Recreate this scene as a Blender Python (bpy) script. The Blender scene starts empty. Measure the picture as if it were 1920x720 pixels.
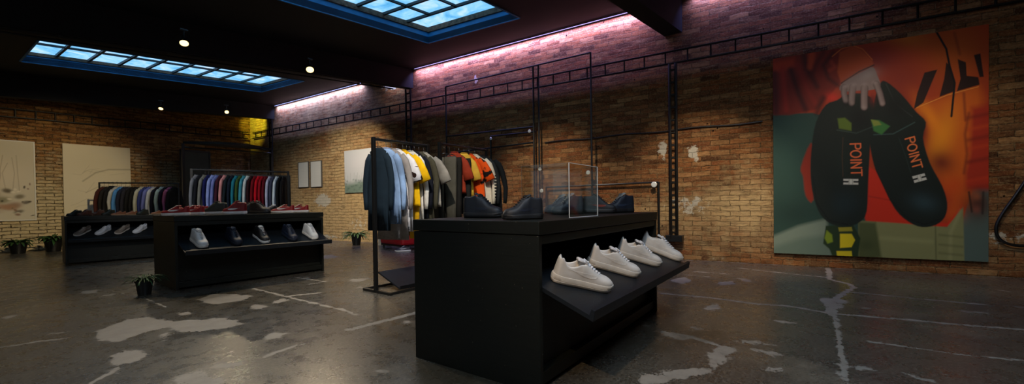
import bpy, bmesh, math, random
import numpy as np
from mathutils import Vector, Matrix

random.seed(7)
SC = bpy.context.scene
COL = SC.collection
PI = math.pi

# ------------------------------------------------------------------ camera
HC = 1.02
FPX = 773.0; CXP = 960.0; CYP = 392.15
PIT = math.radians(-.746); ROL = math.radians(.776); AZ = math.radians(35.8)
F3 = Vector((math.cos(AZ), math.sin(AZ), 0)); R3 = Vector((math.sin(AZ), -math.cos(AZ), 0)); U3 = Vector((0, 0, 1))
FW = F3*math.cos(PIT) + U3*math.sin(PIT)
UP = F3*(-math.sin(PIT)) + U3*math.cos(PIT)
RC = R3*math.cos(ROL) - UP*math.sin(ROL)
UC = R3*math.sin(ROL) + UP*math.cos(ROL)
ORG = Vector((0, 0, HC))
cd = bpy.data.cameras.new('camera'); cam = bpy.data.objects.new('camera', cd); COL.objects.link(cam)
cd.sensor_width = 36; cd.lens = FPX/1920*36; cd.shift_y = (CYP-360)/1920; cd.clip_start = .02; cd.clip_end = 200
M = Matrix.Identity(4)
for i, v in enumerate((RC, UC, -FW)):
    for r in range(3): M[r][i] = v[r]
M.translation = ORG
cam.matrix_world = M
SC.camera = cam

def ray(px, py):
    return FW + RC*((px-CXP)/FPX) - UC*((py-CYP)/FPX)
def pick(px, py, n, c):
    """point of the surveyed photo direction on the plane n.p = c"""
    d = ray(px, py); n = Vector(n); t = (c-n.dot(ORG))/n.dot(d)
    return ORG + d*t
def at_z(px, py, z=0.0): return pick(px, py, (0, 0, 1), z)

# ------------------------------------------------------------------ helpers
def s2l(c):
    def f(v):
        v /= 255.0
        return v/12.92 if v <= .04045 else ((v+.055)/1.055)**2.4
    return (f(c[0]), f(c[1]), f(c[2]), 1.0)

def tag(o, label=None, cat=None, group=None, kind=None):
    if label: o['label'] = label
    if cat: o['category'] = cat
    if group: o['group'] = group
    if kind: o['kind'] = kind
    return o

def thing(name, label, cat, loc=(0, 0, 0), rz=0.0, group=None):
    o = bpy.data.objects.new(name, None); COL.objects.link(o)
    o.location = loc; o.rotation_euler = (0, 0, rz); o.empty_display_size = .1
    return tag(o, label, cat, group)

def link(name, bm, mat, parent=None, smooth=False, autosmooth=None):
    me = bpy.data.meshes.new(name)
    bmesh.ops.recalc_face_normals(bm, faces=bm.faces)
    bm.to_mesh(me); bm.free()
    if mat is not None:
        for m in (mat if isinstance(mat, (list, tuple)) else [mat]): me.materials.append(m)
    if smooth:
        me.polygons.foreach_set('use_smooth', [True]*len(me.polygons))
        if autosmooth:
            try: me.set_sharp_from_angle(angle=math.radians(autosmooth))
            except Exception: pass
    o = bpy.data.objects.new(name, me); COL.objects.link(o)
    if parent is not None: o.parent = parent
    return o

def box(bm, x0, x1, y0, y1, z0, z1, bev=0.0, mat=0, M=None):
    vs = [bm.verts.new((x, y, z)) for z in (z0, z1) for y in (y0, y1) for x in (x0, x1)]
    fs = []
    for q in ((0, 1, 3, 2), (4, 6, 7, 5), (0, 4, 5, 1), (2, 3, 7, 6), (0, 2, 6, 4), (1, 5, 7, 3)):
        f = bm.faces.new([vs[i] for i in q]); f.material_index = mat; fs.append(f)
    if M is not None: bmesh.ops.transform(bm, matrix=M, verts=vs)
    if bev > 0:
        es = list({e for f in fs for e in f.edges})
        bmesh.ops.bevel(bm, geom=es, offset=bev, segments=2, affect='EDGES', profile=.5)
    return vs

def prism(bm, pts, z0, z1, mat=0):
    """vertical prism over polygon pts; z0/z1 numbers or functions of (x,y)"""
    g0 = z0 if callable(z0) else (lambda x, y: z0); g1 = z1 if callable(z1) else (lambda x, y: z1)
    a = [bm.verts.new((x, y, g0(x, y))) for x, y in pts]; b = [bm.verts.new((x, y, g1(x, y))) for x, y in pts]
    n = len(pts)
    for i in range(n):
        f = bm.faces.new((a[i], a[(i+1) % n], b[(i+1) % n], b[i])); f.material_index = mat
    bm.faces.new(a[::-1]).material_index = mat; bm.faces.new(b).material_index = mat

def extrude_profile(bm, prof, x0, x1, mat=0):
    """profile in (y,z), extruded along x"""
    a = [bm.verts.new((x0, y, z)) for y, z in prof]; b = [bm.verts.new((x1, y, z)) for y, z in prof]
    n = len(prof)
    for i in range(n): bm.faces.new((a[i], a[(i+1) % n], b[(i+1) % n], b[i])).material_index = mat
    bm.faces.new(a[::-1]).material_index = mat; bm.faces.new(b).material_index = mat

def tube(bm, pts, r, n=8, closed=False, sx=1.0, caps=True, mat=0, up=None):
    pts = [Vector(p) for p in pts]; rings = []
    rr = r if isinstance(r, (list, tuple)) else [r]*len(pts)
    prev = None
    for i, p in enumerate(pts):
        if closed: t = pts[(i+1) % len(pts)] - pts[i-1]
        else: t = pts[min(i+1, len(pts)-1)] - pts[max(i-1, 0)]
        t.normalize()
        if prev is None:
            ref = Vector(up) if up else (Vector((0, 0, 1)) if abs(t.z) < .9 else Vector((1, 0, 0)))
            a = (ref - t*ref.dot(t)).normalized()
        else:
            a = (prev - t*prev.dot(t)).normalized()
        prev = a; b = t.cross(a)
        ri = rr[i]
        ra, rb = (ri if isinstance(ri, (tuple, list)) else (ri*sx, ri))
        rings.append([bm.verts.new(p + a*ra*math.cos(2*PI*k/n) + b*rb*math.sin(2*PI*k/n)) for k in range(n)])
    m = len(rings)
    for i in range(m if closed else m-1):
        A, B = rings[i], rings[(i+1) % m]
        for k in range(n): bm.faces.new((A[k], A[(k+1) % n], B[(k+1) % n], B[k])).material_index = mat
    if caps and not closed:
        bm.faces.new(rings[0][::-1]).material_index = mat; bm.faces.new(rings[-1]).material_index = mat
    return rings

def interp(x, tab):
    if x <= tab[0][0]: return tab[0][1]
    for (a, va), (b, vb) in zip(tab, tab[1:]):
        if x <= b:
            t = (x-a)/(b-a); 
            return va + (vb-va)*t
    return tab[-1][1]
def sinterp(x, tab):
    """smooth (Catmull-Rom like) interpolation"""
    xs = [a for a, _ in tab]; ys = [b for _, b in tab]
    if x <= xs[0]: return ys[0]
    if x >= xs[-1]: return ys[-1]
    i = max(k for k in range(len(xs)-1) if xs[k] <= x)
    def slope(k):
        if k == 0: return (ys[1]-ys[0])/(xs[1]-xs[0])
        if k == len(xs)-1: return (ys[-1]-ys[-2])/(xs[-1]-xs[-2])
        d0 = (ys[k]-ys[k-1])/(xs[k]-xs[k-1]); d1 = (ys[k+1]-ys[k])/(xs[k+1]-xs[k])
        return 0.0 if d0*d1 <= 0 else 2*d0*d1/(d0+d1)
    h = xs[i+1]-xs[i]; t = (x-xs[i])/h; m0, m1 = slope(i)*h, slope(i+1)*h
    return (2*t**3-3*t*t+1)*ys[i] + (t**3-2*t*t+t)*m0 + (-2*t**3+3*t*t)*ys[i+1] + (t**3-t*t)*m1

# ------------------------------------------------------------------ materials
def new_mat(name):
    m = bpy.data.materials.new(name); m.use_nodes = True
    nt = m.node_tree; b = nt.nodes['Principled BSDF']
    return m, nt, b
def N(nt, t, **kw):
    n = nt.nodes.new(t)
    for k, v in kw.items():
        if k in n.inputs: n.inputs[k].default_value = v
        else: setattr(n, k, v)
    return n
def mixc(nt, fac, a, b, mode='MIX'):
    n = nt.nodes.new('ShaderNodeMix'); n.data_type = 'RGBA'; n.blend_type = mode
    for i, v in ((0, fac), (6, a), (7, b)):
        if hasattr(v, 'links') or isinstance(v, bpy.types.NodeSocket): nt.links.new(v, n.inputs[i])
        else: n.inputs[i].default_value = v
    return n.outputs[2]
def math_(nt, op, a, b=None, clamp=False):
    n = nt.nodes.new('ShaderNodeMath'); n.operation = op; n.use_clamp = clamp
    for i, v in ((0, a), (1, b)):
        if v is None: continue
        if isinstance(v, bpy.types.NodeSocket): nt.links.new(v, n.inputs[i])
        else: n.inputs[i].default_value = v
    return n.outputs[0]
def ramp(nt, fac, stops):
    n = nt.nodes.new('ShaderNodeValToRGB'); nt.links.new(fac, n.inputs[0]); e = n.color_ramp.elements
    while len(e) < len(stops): e.new(.5)
    for el, (p, c) in zip(e, stops): el.position = p; el.color = c if len(c) == 4 else (*c, 1)
    return n.outputs[0]
def bump(nt, b, h, strength, dist=.01, prev=None):
    n = nt.nodes.new('ShaderNodeBump'); n.inputs['Strength'].default_value = strength; n.inputs['Distance'].default_value = dist
    nt.links.new(h, n.inputs['Height']); nt.links.new(n.outputs[0], b.inputs['Normal'])

def plain(name, c, rough=.6, metal=0.0, spec=.5, noise=0.0, nscale=30, bmp=0.0, coat=0.0):
    m, nt, b = new_mat(name)
    b.inputs['Roughness'].default_value = rough; b.inputs['Metallic'].default_value = metal
    b.inputs['Specular IOR Level'].default_value = spec
    L = s2l(c)
    b.inputs['Base Color'].default_value = L
    if coat: b.inputs['Coat Weight'].default_value = coat
    if noise or bmp:
        tc = nt.nodes.new('ShaderNodeTexCoord'); nz = N(nt, 'ShaderNodeTexNoise', Scale=nscale, Detail=5.0)
        nt.links.new(tc.outputs['Object'], nz.inputs['Vector'])
        if noise:
            lo = tuple(v*(1-noise) for v in L[:3])+(1,); hi = tuple(min(1, v*(1+noise)) for v in L[:3])+(1,)
            nt.links.new(ramp(nt, nz.outputs['Fac'], [(.3, lo), (.7, hi)]), b.inputs['Base Color'])
        if bmp: bump(nt, b, nz.outputs['Fac'], bmp, .004)
    return m

_fab = {}
def fabric(c, pattern=None, rough=.85):
    key = (c, pattern)
    if key in _fab: return _fab[key]
    m, nt, b = new_mat('cloth'); b.inputs['Roughness'].default_value = rough
    b.inputs['Specular IOR Level'].default_value = .2
    L = s2l(c)
    tc = nt.nodes.new('ShaderNodeTexCoord'); nz = N(nt, 'ShaderNodeTexNoise', Scale=7.0, Detail=4.0)
    nt.links.new(tc.outputs['Object'], nz.inputs['Vector'])
    base = ramp(nt, nz.outputs['Fac'], [(.3, tuple(v*.82 for v in L[:3])), (.7, tuple(min(1, v*1.12) for v in L[:3]))])
    if pattern == 'flower':
        vo = N(nt, 'ShaderNodeTexNoise', Scale=9.0, Detail=3.0); nt.links.new(tc.outputs['Object'], vo.inputs['Vector'])
        msk = ramp(nt, vo.outputs['Fac'], [(.54, (0, 0, 0)), (.58, (1, 1, 1))])
        base = mixc(nt, msk, base, (.01, .006, .005, 1))
    if pattern == 'denim':
        w = N(nt, 'ShaderNodeTexNoise', Scale=3.0, Detail=6.0); nt.links.new(tc.outputs['Object'], w.inputs['Vector'])
        base = mixc(nt, ramp(nt, w.outputs['Fac'], [(.4, (0, 0, 0)), (.65, (1, 1, 1))]), base, tuple(min(1, v*1.9) for v in L[:3])+(1,))
    if pattern == 'print':
        vo = N(nt, 'ShaderNodeTexVoronoi', Scale=12.0); nt.links.new(tc.outputs['Object'], vo.inputs['Vector'])
        sp = nt.nodes.new('ShaderNodeSeparateXYZ'); nt.links.new(tc.outputs['Object'], sp.inputs[0])
        zz = math_(nt, 'ABSOLUTE', math_(nt, 'ADD', sp.outputs[2], .42))
        zm = math_(nt, 'LESS_THAN', zz, .11)
        msk = math_(nt, 'MULTIPLY', math_(nt, 'LESS_THAN', vo.outputs['Distance'], .45), zm)
        base = mixc(nt, msk, base, (.03, .012, .008, 1))
    if pattern == 'dash':
        sp = nt.nodes.new('ShaderNodeSeparateXYZ'); nt.links.new(tc.outputs['Object'], sp.inputs[0])
        f = math_(nt, 'FRACT', math_(nt, 'MULTIPLY', sp.outputs[2], 22.0))
        a = math_(nt, 'GREATER_THAN', f, .5)
        yv = math_(nt, 'ABSOLUTE', sp.outputs[1])
        g = math_(nt, 'GREATER_THAN', yv, .338)
        base = mixc(nt, math_(nt, 'MULTIPLY', a, g), base, (.012, .012, .012, 1))
    nt.links.new(base, b.inputs['Base Color'])
    n2 = N(nt, 'ShaderNodeTexNoise', Scale=16.0, Detail=3.0); nt.links.new(tc.outputs['Object'], n2.inputs['Vector'])
    bump(nt, b, n2.outputs['Fac'], .5, .012)
    _fab[key] = m
    return m

def brick_mat(name, tones, mortar, cream_tone, msize=.0075, ml=.5):
    m, nt, b = new_mat(name)
    b.inputs['Roughness'].default_value = .92; b.inputs['Specular IOR Level'].default_value = .15
    tc = nt.nodes.new('ShaderNodeTexCoord'); sp = nt.nodes.new('ShaderNodeSeparateXYZ')
    nt.links.new(tc.outputs['Object'], sp.inputs[0])
    cb = nt.nodes.new('ShaderNodeCombineXYZ'); nt.links.new(sp.outputs[0], cb.inputs[0]); nt.links.new(sp.outputs[2], cb.inputs[1])
    d = N(nt, 'ShaderNodeTexNoise', Scale=2.6, Detail=5.0, Roughness=.65); nt.links.new(cb.outputs[0], d.inputs['Vector'])
    d2 = N(nt, 'ShaderNodeTexNoise', Scale=17.0, Detail=3.0); nt.links.new(cb.outputs[0], d2.inputs['Vector'])
    v1 = nt.nodes.new('ShaderNodeVectorMath'); v1.operation = 'SUBTRACT'; nt.links.new(d.outputs['Color'], v1.inputs[0]); v1.inputs[1].default_value = (.5, .5, .5)
    v2 = nt.nodes.new('ShaderNodeVectorMath'); v2.operation = 'SCALE'; nt.links.new(v1.outputs[0], v2.inputs[0]); v2.inputs['Scale'].default_value = .05
    v1b = nt.nodes.new('ShaderNodeVectorMath'); v1b.operation = 'SUBTRACT'; nt.links.new(d2.outputs['Color'], v1b.inputs[0]); v1b.inputs[1].default_value = (.5, .5, .5)
    v2b = nt.nodes.new('ShaderNodeVectorMath'); v2b.operation = 'SCALE'; nt.links.new(v1b.outputs[0], v2b.inputs[0]); v2b.inputs['Scale'].default_value = .032
    v3 = nt.nodes.new('ShaderNodeVectorMath'); v3.operation = 'ADD'; nt.links.new(cb.outputs[0], v3.inputs[0]); nt.links.new(v2.outputs[0], v3.inputs[1])
    v4 = nt.nodes.new('ShaderNodeVectorMath'); v4.operation = 'ADD'; nt.links.new(v3.outputs[0], v4.inputs[0]); nt.links.new(v2b.outputs[0], v4.inputs[1])
    br = nt.nodes.new('ShaderNodeTexBrick'); nt.links.new(v4.outputs[0], br.inputs['Vector'])
    br.inputs['Color1'].default_value = (0, 0, 0, 1); br.inputs['Color2'].default_value = (1, 1, 1, 1); br.inputs['Mortar'].default_value = (.5, .5, .5, 1)
    br.inputs['Scale'].default_value = 1.0; br.inputs['Brick Width'].default_value = .29; br.inputs['Row Height'].default_value = .085
    br.inputs['Mortar Size'].default_value = msize; br.inputs['Mortar Smooth'].default_value = .6; br.inputs['Bias'].default_value = 0.0
    tone = ramp(nt, br.outputs['Color'], [(i/(len(tones)-1), s2l(t)) for i, t in enumerate(tones)])
    # weathering
    w = N(nt, 'ShaderNodeTexNoise', Scale=9.0, Detail=8.0, Roughness=.75); nt.links.new(cb.outputs[0], w.inputs['Vector'])
    tone = mixc(nt, ramp(nt, w.outputs['Fac'], [(.35, (0, 0, 0)), (.75, (1, 1, 1))]), tone, mixc(nt, .65, tone, s2l((48, 30, 20))), 'MIX')
    fine = N(nt, 'ShaderNodeTexNoise', Scale=38.0, Detail=6.0, Roughness=.8); nt.links.new(cb.outputs[0], fine.inputs['Vector'])
    tone = mixc(nt, ramp(nt, fine.outputs['Fac'], [(.5, (0, 0, 0)), (.7, (.75, .75, .75))]), tone, mixc(nt, .55, tone, s2l(cream_tone)))
    big = N(nt, 'ShaderNodeTexNoise', Scale=.9, Detail=6.0, Roughness=.7); nt.links.new(cb.outputs[0], big.inputs['Vector'])
    at = nt.nodes.new('ShaderNodeAttribute'); at.attribute_name = 'limewash_light'  # limewash, with strong light on the walls mixed into the cream
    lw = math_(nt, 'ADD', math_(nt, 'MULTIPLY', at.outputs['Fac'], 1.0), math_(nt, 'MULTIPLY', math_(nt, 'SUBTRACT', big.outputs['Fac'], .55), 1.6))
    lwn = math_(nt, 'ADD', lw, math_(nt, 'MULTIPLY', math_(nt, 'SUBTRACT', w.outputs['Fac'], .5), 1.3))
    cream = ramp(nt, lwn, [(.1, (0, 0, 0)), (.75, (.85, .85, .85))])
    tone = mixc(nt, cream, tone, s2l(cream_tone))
    mp = N(nt, 'ShaderNodeMapping'); mp.inputs['Scale'].default_value = (2.2, 13, 1); nt.links.new(v4.outputs[0], mp.inputs[0])
    st = N(nt, 'ShaderNodeTexNoise', Scale=1.6, Detail=7.0, Roughness=.75); nt.links.new(mp.outputs[0], st.inputs['Vector'])
    tone = mixc(nt, ramp(nt, st.outputs['Fac'], [(.34, (.85, .85, .85)), (.5, (0, 0, 0))]), tone, mixc(nt, .78, tone, s2l((30, 18, 12))))
    tone = mixc(nt, ramp(nt, st.outputs['Fac'], [(.56, (0, 0, 0)), (.74, (.6, .6, .6))]), tone, s2l(cream_tone))
    jf = math_(nt, 'MULTIPLY', br.outputs['Fac'], ramp(nt, w.outputs['Fac'], [(.35, (.25, .25, .25)), (.6, (1, 1, 1))]))
    mcol = mixc(nt, ramp(nt, fine.outputs['Fac'], [(.42, (0, 0, 0)), (.62, (1, 1, 1))]), s2l(mortar), mixc(nt, ml, s2l(mortar), s2l(cream_tone)))
    col = mixc(nt, jf, tone, mcol)
    # lumps of bare plaster
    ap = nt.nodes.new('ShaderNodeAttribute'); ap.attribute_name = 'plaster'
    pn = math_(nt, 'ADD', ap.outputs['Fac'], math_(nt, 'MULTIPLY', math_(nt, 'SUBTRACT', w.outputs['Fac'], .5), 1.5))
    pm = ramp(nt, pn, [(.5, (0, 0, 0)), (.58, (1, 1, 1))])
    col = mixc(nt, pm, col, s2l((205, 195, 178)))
    # pitted dark holes
    ho = N(nt, 'ShaderNodeTexVoronoi', Scale=3.3, Randomness=1.0); nt.links.new(v4.outputs[0], ho.inputs['Vector'])
    hm = ramp(nt, ho.outputs['Distance'], [(.03, (1, 1, 1)), (.055, (0, 0, 0))])
    col = mixc(nt, hm, col, s2l((20, 13, 9)))
    nt.links.new(col, b.inputs['Base Color'])
    inv = math_(nt, 'SUBTRACT', 1.0, br.outputs['Fac'])
    h = math_(nt, 'ADD', math_(nt, 'MULTIPLY', inv, .7), math_(nt, 'MULTIPLY', w.outputs['Fac'], .9))
    h = math_(nt, 'ADD', h, math_(nt, 'MULTIPLY', br.outputs['Color'], .5))
    h = math_(nt, 'ADD', h, math_(nt, 'MULTIPLY', st.outputs['Fac'], 1.0))
    h = math_(nt, 'ADD', h, math_(nt, 'MULTIPLY', fine.outputs['Fac'], .5))
    h = math_(nt, 'SUBTRACT', h, hm)
    bump(nt, b, h, 1.0, .022)
    return m

BR_R = brick_mat('brick_old_red', [(92, 56, 34), (150, 92, 52), (172, 112, 66), (116, 74, 46), (194, 142, 92), (134, 78, 46), (162, 96, 54)], (82, 58, 38), (214, 182, 132))
BR_B = brick_mat('brick_old_brown', [(104, 64, 34), (160, 104, 54), (190, 140, 84), (130, 80, 44), (176, 120, 66)], (40, 28, 18), (226, 206, 164), .0115, .12)

def floor_mat():
    m, nt, b = new_mat('polished_old_concrete')
    tc = nt.nodes.new('ShaderNodeTexCoord')
    n1 = N(nt, 'ShaderNodeTexNoise', Scale=.55, Detail=8.0, Roughness=.62, Distortion=.6); nt.links.new(tc.outputs['Object'], n1.inputs['Vector'])
    n2 = N(nt, 'ShaderNodeTexNoise', Scale=6.0, Detail=10.0, Roughness=.72); nt.links.new(tc.outputs['Object'], n2.inputs['Vector'])
    n3 = N(nt, 'ShaderNodeTexNoise', Scale=52.0, Detail=8.0, Roughness=.82); nt.links.new(tc.outputs['Object'], n3.inputs['Vector'])
    base = ramp(nt, n1.outputs['Fac'], [(.3, s2l((48, 46, 42))), (.45, s2l((84, 78, 66))), (.58, s2l((70, 66, 60))), (.72, s2l((120, 110, 94)))])
    base = mixc(nt, ramp(nt, n2.outputs['Fac'], [(.36, (0, 0, 0)), (.66, (1, 1, 1))]), mixc(nt, .5, base, s2l((34, 31, 27))), base)
    base = mixc(nt, math_(nt, 'MULTIPLY', ramp(nt, n3.outputs['Fac'], [(.48, (0, 0, 0)), (.66, (1, 1, 1))]), .5), base, s2l((150, 142, 128)))
    base = mixc(nt, math_(nt, 'MULTIPLY', ramp(nt, n3.outputs['Fac'], [(.34, (1, 1, 1)), (.5, (0, 0, 0))]), .6), base, s2l((36, 33, 29)))
    a = nt.nodes.new('ShaderNodeAttribute'); a.attribute_name = 'patch'
    pn = math_(nt, 'ADD', a.outputs['Fac'], math_(nt, 'MULTIPLY', math_(nt, 'SUBTRACT', n2.outputs['Fac'], .5), 2.0))
    pn = math_(nt, 'ADD', pn, math_(nt, 'MULTIPLY', math_(nt, 'SUBTRACT', n3.outputs['Fac'], .5), 1.2))
    pm = ramp(nt, pn, [(.47, (0, 0, 0)), (.55, (1, 1, 1))])
    # small random chips of the same pale screed
    vo = N(nt, 'ShaderNodeTexNoise', Scale=2.1, Detail=4.0, Roughness=.5); nt.links.new(tc.outputs['Object'], vo.inputs['Vector'])
    ch = ramp(nt, vo.outputs['Fac'], [(.685, (0, 0, 0)), (.70, (1, 1, 1))])
    pm2 = math_(nt, 'MAXIMUM', pm, math_(nt, 'MULTIPLY', ch, .7))
    inner = mixc(nt, n2.outputs['Fac'], s2l((112, 104, 94)), s2l((176, 166, 152)))
    col = mixc(nt, math_(nt, 'MULTIPLY', pm2, .85), base, inner)
    d = nt.nodes.new('ShaderNodeAttribute'); d.attribute_name = 'dark_area'
    dm = ramp(nt, math_(nt, 'ADD', d.outputs['Fac'], math_(nt, 'MULTIPLY', math_(nt, 'SUBTRACT', n2.outputs['Fac'], .5), .9)), [(.4, (0, 0, 0)), (.65, (1, 1, 1))])
    col = mixc(nt, math_(nt, 'MULTIPLY', dm, .7), col, s2l((40, 36, 24)))
    nt.links.new(col, b.inputs['Base Color'])
    rg = ramp(nt, n2.outputs['Fac'], [(.3, (.2, .2, .2)), (.7, (.38, .38, .38))])
    nt.links.new(mixc(nt, pm2, rg, (.55, .55, .55, 1)), b.inputs['Roughness'])
    b.inputs['Specular IOR Level'].default_value = .75
    bump(nt, b, math_(nt, 'ADD', math_(nt, 'MULTIPLY', n2.outputs['Fac'], .6), math_(nt, 'MULTIPLY', n3.outputs['Fac'], .4)), .22, .005)
    return m
FLOOR = floor_mat()

def black_wood(name, c=(24, 25, 22)):
    m, nt, b = new_mat(name); b.inputs['Roughness'].default_value = .45; b.inputs['Specular IOR Level'].default_value = .35
    tc = nt.nodes.new('ShaderNodeTexCoord'); mp = N(nt, 'ShaderNodeMapping'); mp.inputs['Scale'].default_value = (1.5, 1.5, 26)
    nt.links.new(tc.outputs['Object'], mp.inputs[0])
    n = N(nt, 'ShaderNodeTexNoise', Scale=2.0, Detail=6.0, Roughness=.7); nt.links.new(mp.outputs[0], n.inputs['Vector'])
    L = s2l(c)
    col = ramp(nt, n.outputs['Fac'], [(.3, tuple(v*.7 for v in L[:3])), (.7, tuple(v*1.35 for v in L[:3]))])
    sc = N(nt, 'ShaderNodeTexNoise', Scale=60.0, Detail=2.0); nt.links.new(tc.outputs['Object'], sc.inputs['Vector'])
    col = mixc(nt, ramp(nt, sc.outputs['Fac'], [(.74, (0, 0, 0)), (.77, (1, 1, 1))]), col, s2l((120, 112, 98)))
    nt.links.new(col, b.inputs['Base Color'])
    bump(nt, b, n.outputs['Fac'], .25, .003)
    return m
WOOD = black_wood('black_stained_board', (18, 20, 15))
WOOD2 = black_wood('black_shelf_board', (20, 24, 29))
STEEL = plain('black_powder_steel', (16, 16, 16), .38, .0, .5)
STEEL2 = plain('dark_raw_steel', (34, 31, 28), .45, .6, .5, noise=.3)
CEIL = plain('black_ceiling_paint', (14, 14, 14), .8, noise=.3, nscale=3, bmp=.3)
BLUE = plain('blue_shaft_paint', (10, 118, 178), .55, noise=.2, nscale=4)
RUST = plain('weathered_curb', (96, 78, 62), .8, noise=.6, nscale=14, bmp=.5)
MUNT = plain('dark_green_muntin', (18, 30, 30), .5)
CHROME = plain('dull_metal_disc', (205, 205, 200), .3, .2)
CHROME.node_tree.nodes['Principled BSDF'].inputs['Base Color'].default_value = (.75, .75, .72, 1)
HOOK = plain('hook_metal', (70, 70, 70), .35, .8)

def emit_mat(name, col, s):
    m = bpy.data.materials.new(name); m.use_nodes = True; nt = m.node_tree
    nt.nodes.clear(); e = nt.nodes.new('ShaderNodeEmission'); o = nt.nodes.new('ShaderNodeOutputMaterial')
    e.inputs[0].default_value = (*col, 1); e.inputs[1].default_value = s; nt.links.new(e.outputs[0], o.inputs[0])
    return m
BULB = emit_mat('warm_lamp_lens', (1, .66, .24), 3.6)

def frosted():
    m = bpy.data.materials.new('frosted_wired_glass'); m.use_nodes = True; nt = m.node_tree; nt.nodes.clear()
    o = nt.nodes.new('ShaderNodeOutputMaterial'); t = nt.nodes.new('ShaderNodeBsdfTranslucent'); g = N(nt, 'ShaderNodeBsdfGlossy', Roughness=.3)
    tc = nt.nodes.new('ShaderNodeTexCoord'); n = N(nt, 'ShaderNodeTexNoise', Scale=2.2, Detail=7.0, Roughness=.7, Distortion=1.2)
    nt.links.new(tc.outputs['Object'], n.inputs['Vector'])
    c = ramp(nt, n.outputs['Fac'], [(.32, (.34, .66, .80)), (.5, (.62, .84, .95)), (.68, (.98, .97, 1))])
    nt.links.new(c, t.inputs[0])
    mx = nt.nodes.new('ShaderNodeMixShader'); mx.inputs[0].default_value = .05
    nt.links.new(t.outputs[0], mx.inputs[1]); nt.links.new(g.outputs[0], mx.inputs[2]); nt.links.new(mx.outputs[0], o.inputs[0])
    return m
GLASS = frosted()

def acrylic(name, tint, fac):
    m = bpy.data.materials.new(name); m.use_nodes = True; nt = m.node_tree; nt.nodes.clear()
    o = nt.nodes.new('ShaderNodeOutputMaterial'); t = nt.nodes.new('ShaderNodeBsdfTransparent'); g = N(nt, 'ShaderNodeBsdfGlossy', Roughness=.04)
    t.inputs[0].default_value = (*tint, 1)
    f = N(nt, 'ShaderNodeLayerWeight', Blend=.12)
    mx = nt.nodes.new('ShaderNodeMixShader'); nt.links.new(math_(nt, 'ADD', math_(nt, 'MULTIPLY', f.outputs['Facing'], .35), .02), mx.inputs[0])
    nt.links.new(t.outputs[0], mx.inputs[1]); nt.links.new(g.outputs[0], mx.inputs[2]); nt.links.new(mx.outputs[0], o.inputs[0])
    return m
ACR = acrylic('clear_acrylic', (.95, .97, .96), .0)
ACRE2 = plain('dim_acrylic_edge', (96, 92, 86), .4)  # darker copy of the same edge for the fainter rear edges
ACRE = plain('lit_acrylic_edge', (225, 228, 226), .25, spec=.8)  # pale copy: brightness of the front edges put into the colour

# ------------------------------------------------------------------ painting colours onto a fine grid
class Canvas:
    """nu x nv grid of colours, coordinates given in any 2D space through fn(u,v)"""
    def __init__(self, X, Y, base):
        self.X, self.Y = X, Y
        self.C = np.zeros(X.shape+(3,)); self.C[:] = np.array(s2l(base)[:3])
        rs = np.random.RandomState(3); self.rs = rs
    def _sd(self, pts):
        P = np.array(pts, float); X, Y = self.X, self.Y
        inside = np.zeros(X.shape, bool); d = np.full(X.shape, 1e9)
        n = len(P)
        for i in range(n):
            x0, y0 = P[i]; x1, y1 = P[(i+1) % n]
            ex, ey = x1-x0, y1-y0; L = ex*ex+ey*ey+1e-12
            t = np.clip(((X-x0)*ex+(Y-y0)*ey)/L, 0, 1)
            d = np.minimum(d, np.hypot(X-x0-t*ex, Y-y0-t*ey))
            c = ((y0 > Y) != (y1 > Y))
            if ey != 0: inside ^= c & (X < ex*(Y-y0)/ey + x0)
        return np.where(inside, d, -d)
    def blend(self, a, col):
        c = np.array(s2l(col)[:3]); self.C += (c-self.C)*a[..., None]
    def poly(self, pts, col, soft=1.0, op=1.0):
        self.blend(np.clip(self._sd(pts)/(soft)+.5, 0, 1)*op, col)
    def spoly(self, pts, col, soft=1.0, op=1.0):
        P = [np.array(p, float) for p in pts]; n = len(P); out = []
        for i in range(n):
            a, b, c, d = P[i-1], P[i], P[(i+1) % n], P[(i+2) % n]
            for t in (0, .33, .66): out.append(tuple(.5*((2*b)+(-a+c)*t+(2*a-5*b+4*c-d)*t*t+(-a+3*b-3*c+d)*t**3)))
        self.poly(out, col, soft, op)
    def ell(self, cx, cy, rx, ry, col, op=1.0, ang=0.0, pw=1.0):
        c, s = math.cos(math.radians(ang)), math.sin(math.radians(ang))
        dx, dy = self.X-cx, self.Y-cy
        r = ((c*dx+s*dy)/rx)**2+((-s*dx+c*dy)/ry)**2
        self.blend(np.exp(-r**pw)*op, col)
    def line(self, pts, w, col, soft=1.0, op=1.0):
        X, Y = self.X, self.Y; d = np.full(X.shape, 1e9)
        for (x0, y0), (x1, y1) in zip(pts, pts[1:]):
            ex, ey = x1-x0, y1-y0; L = ex*ex+ey*ey+1e-12
            t = np.clip(((X-x0)*ex+(Y-y0)*ey)/L, 0, 1)
            d = np.minimum(d, np.hypot(X-x0-t*ex, Y-y0-t*ey))
        self.blend(np.clip((w/2-d)/soft+.5, 0, 1)*op, col)

def attr_mat(name, rough=.6, attr='paint', gain=1.0, bmp=0.0):
    m, nt, b = new_mat(name); a = nt.nodes.new('ShaderNodeAttribute'); a.attribute_name = attr
    nt.links.new(a.outputs['Color'], b.inputs['Base Color']); b.inputs['Roughness'].default_value = rough
    b.inputs['Specular IOR Level'].default_value = .3
    return m
PAINT = attr_mat('printed_canvas')

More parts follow.
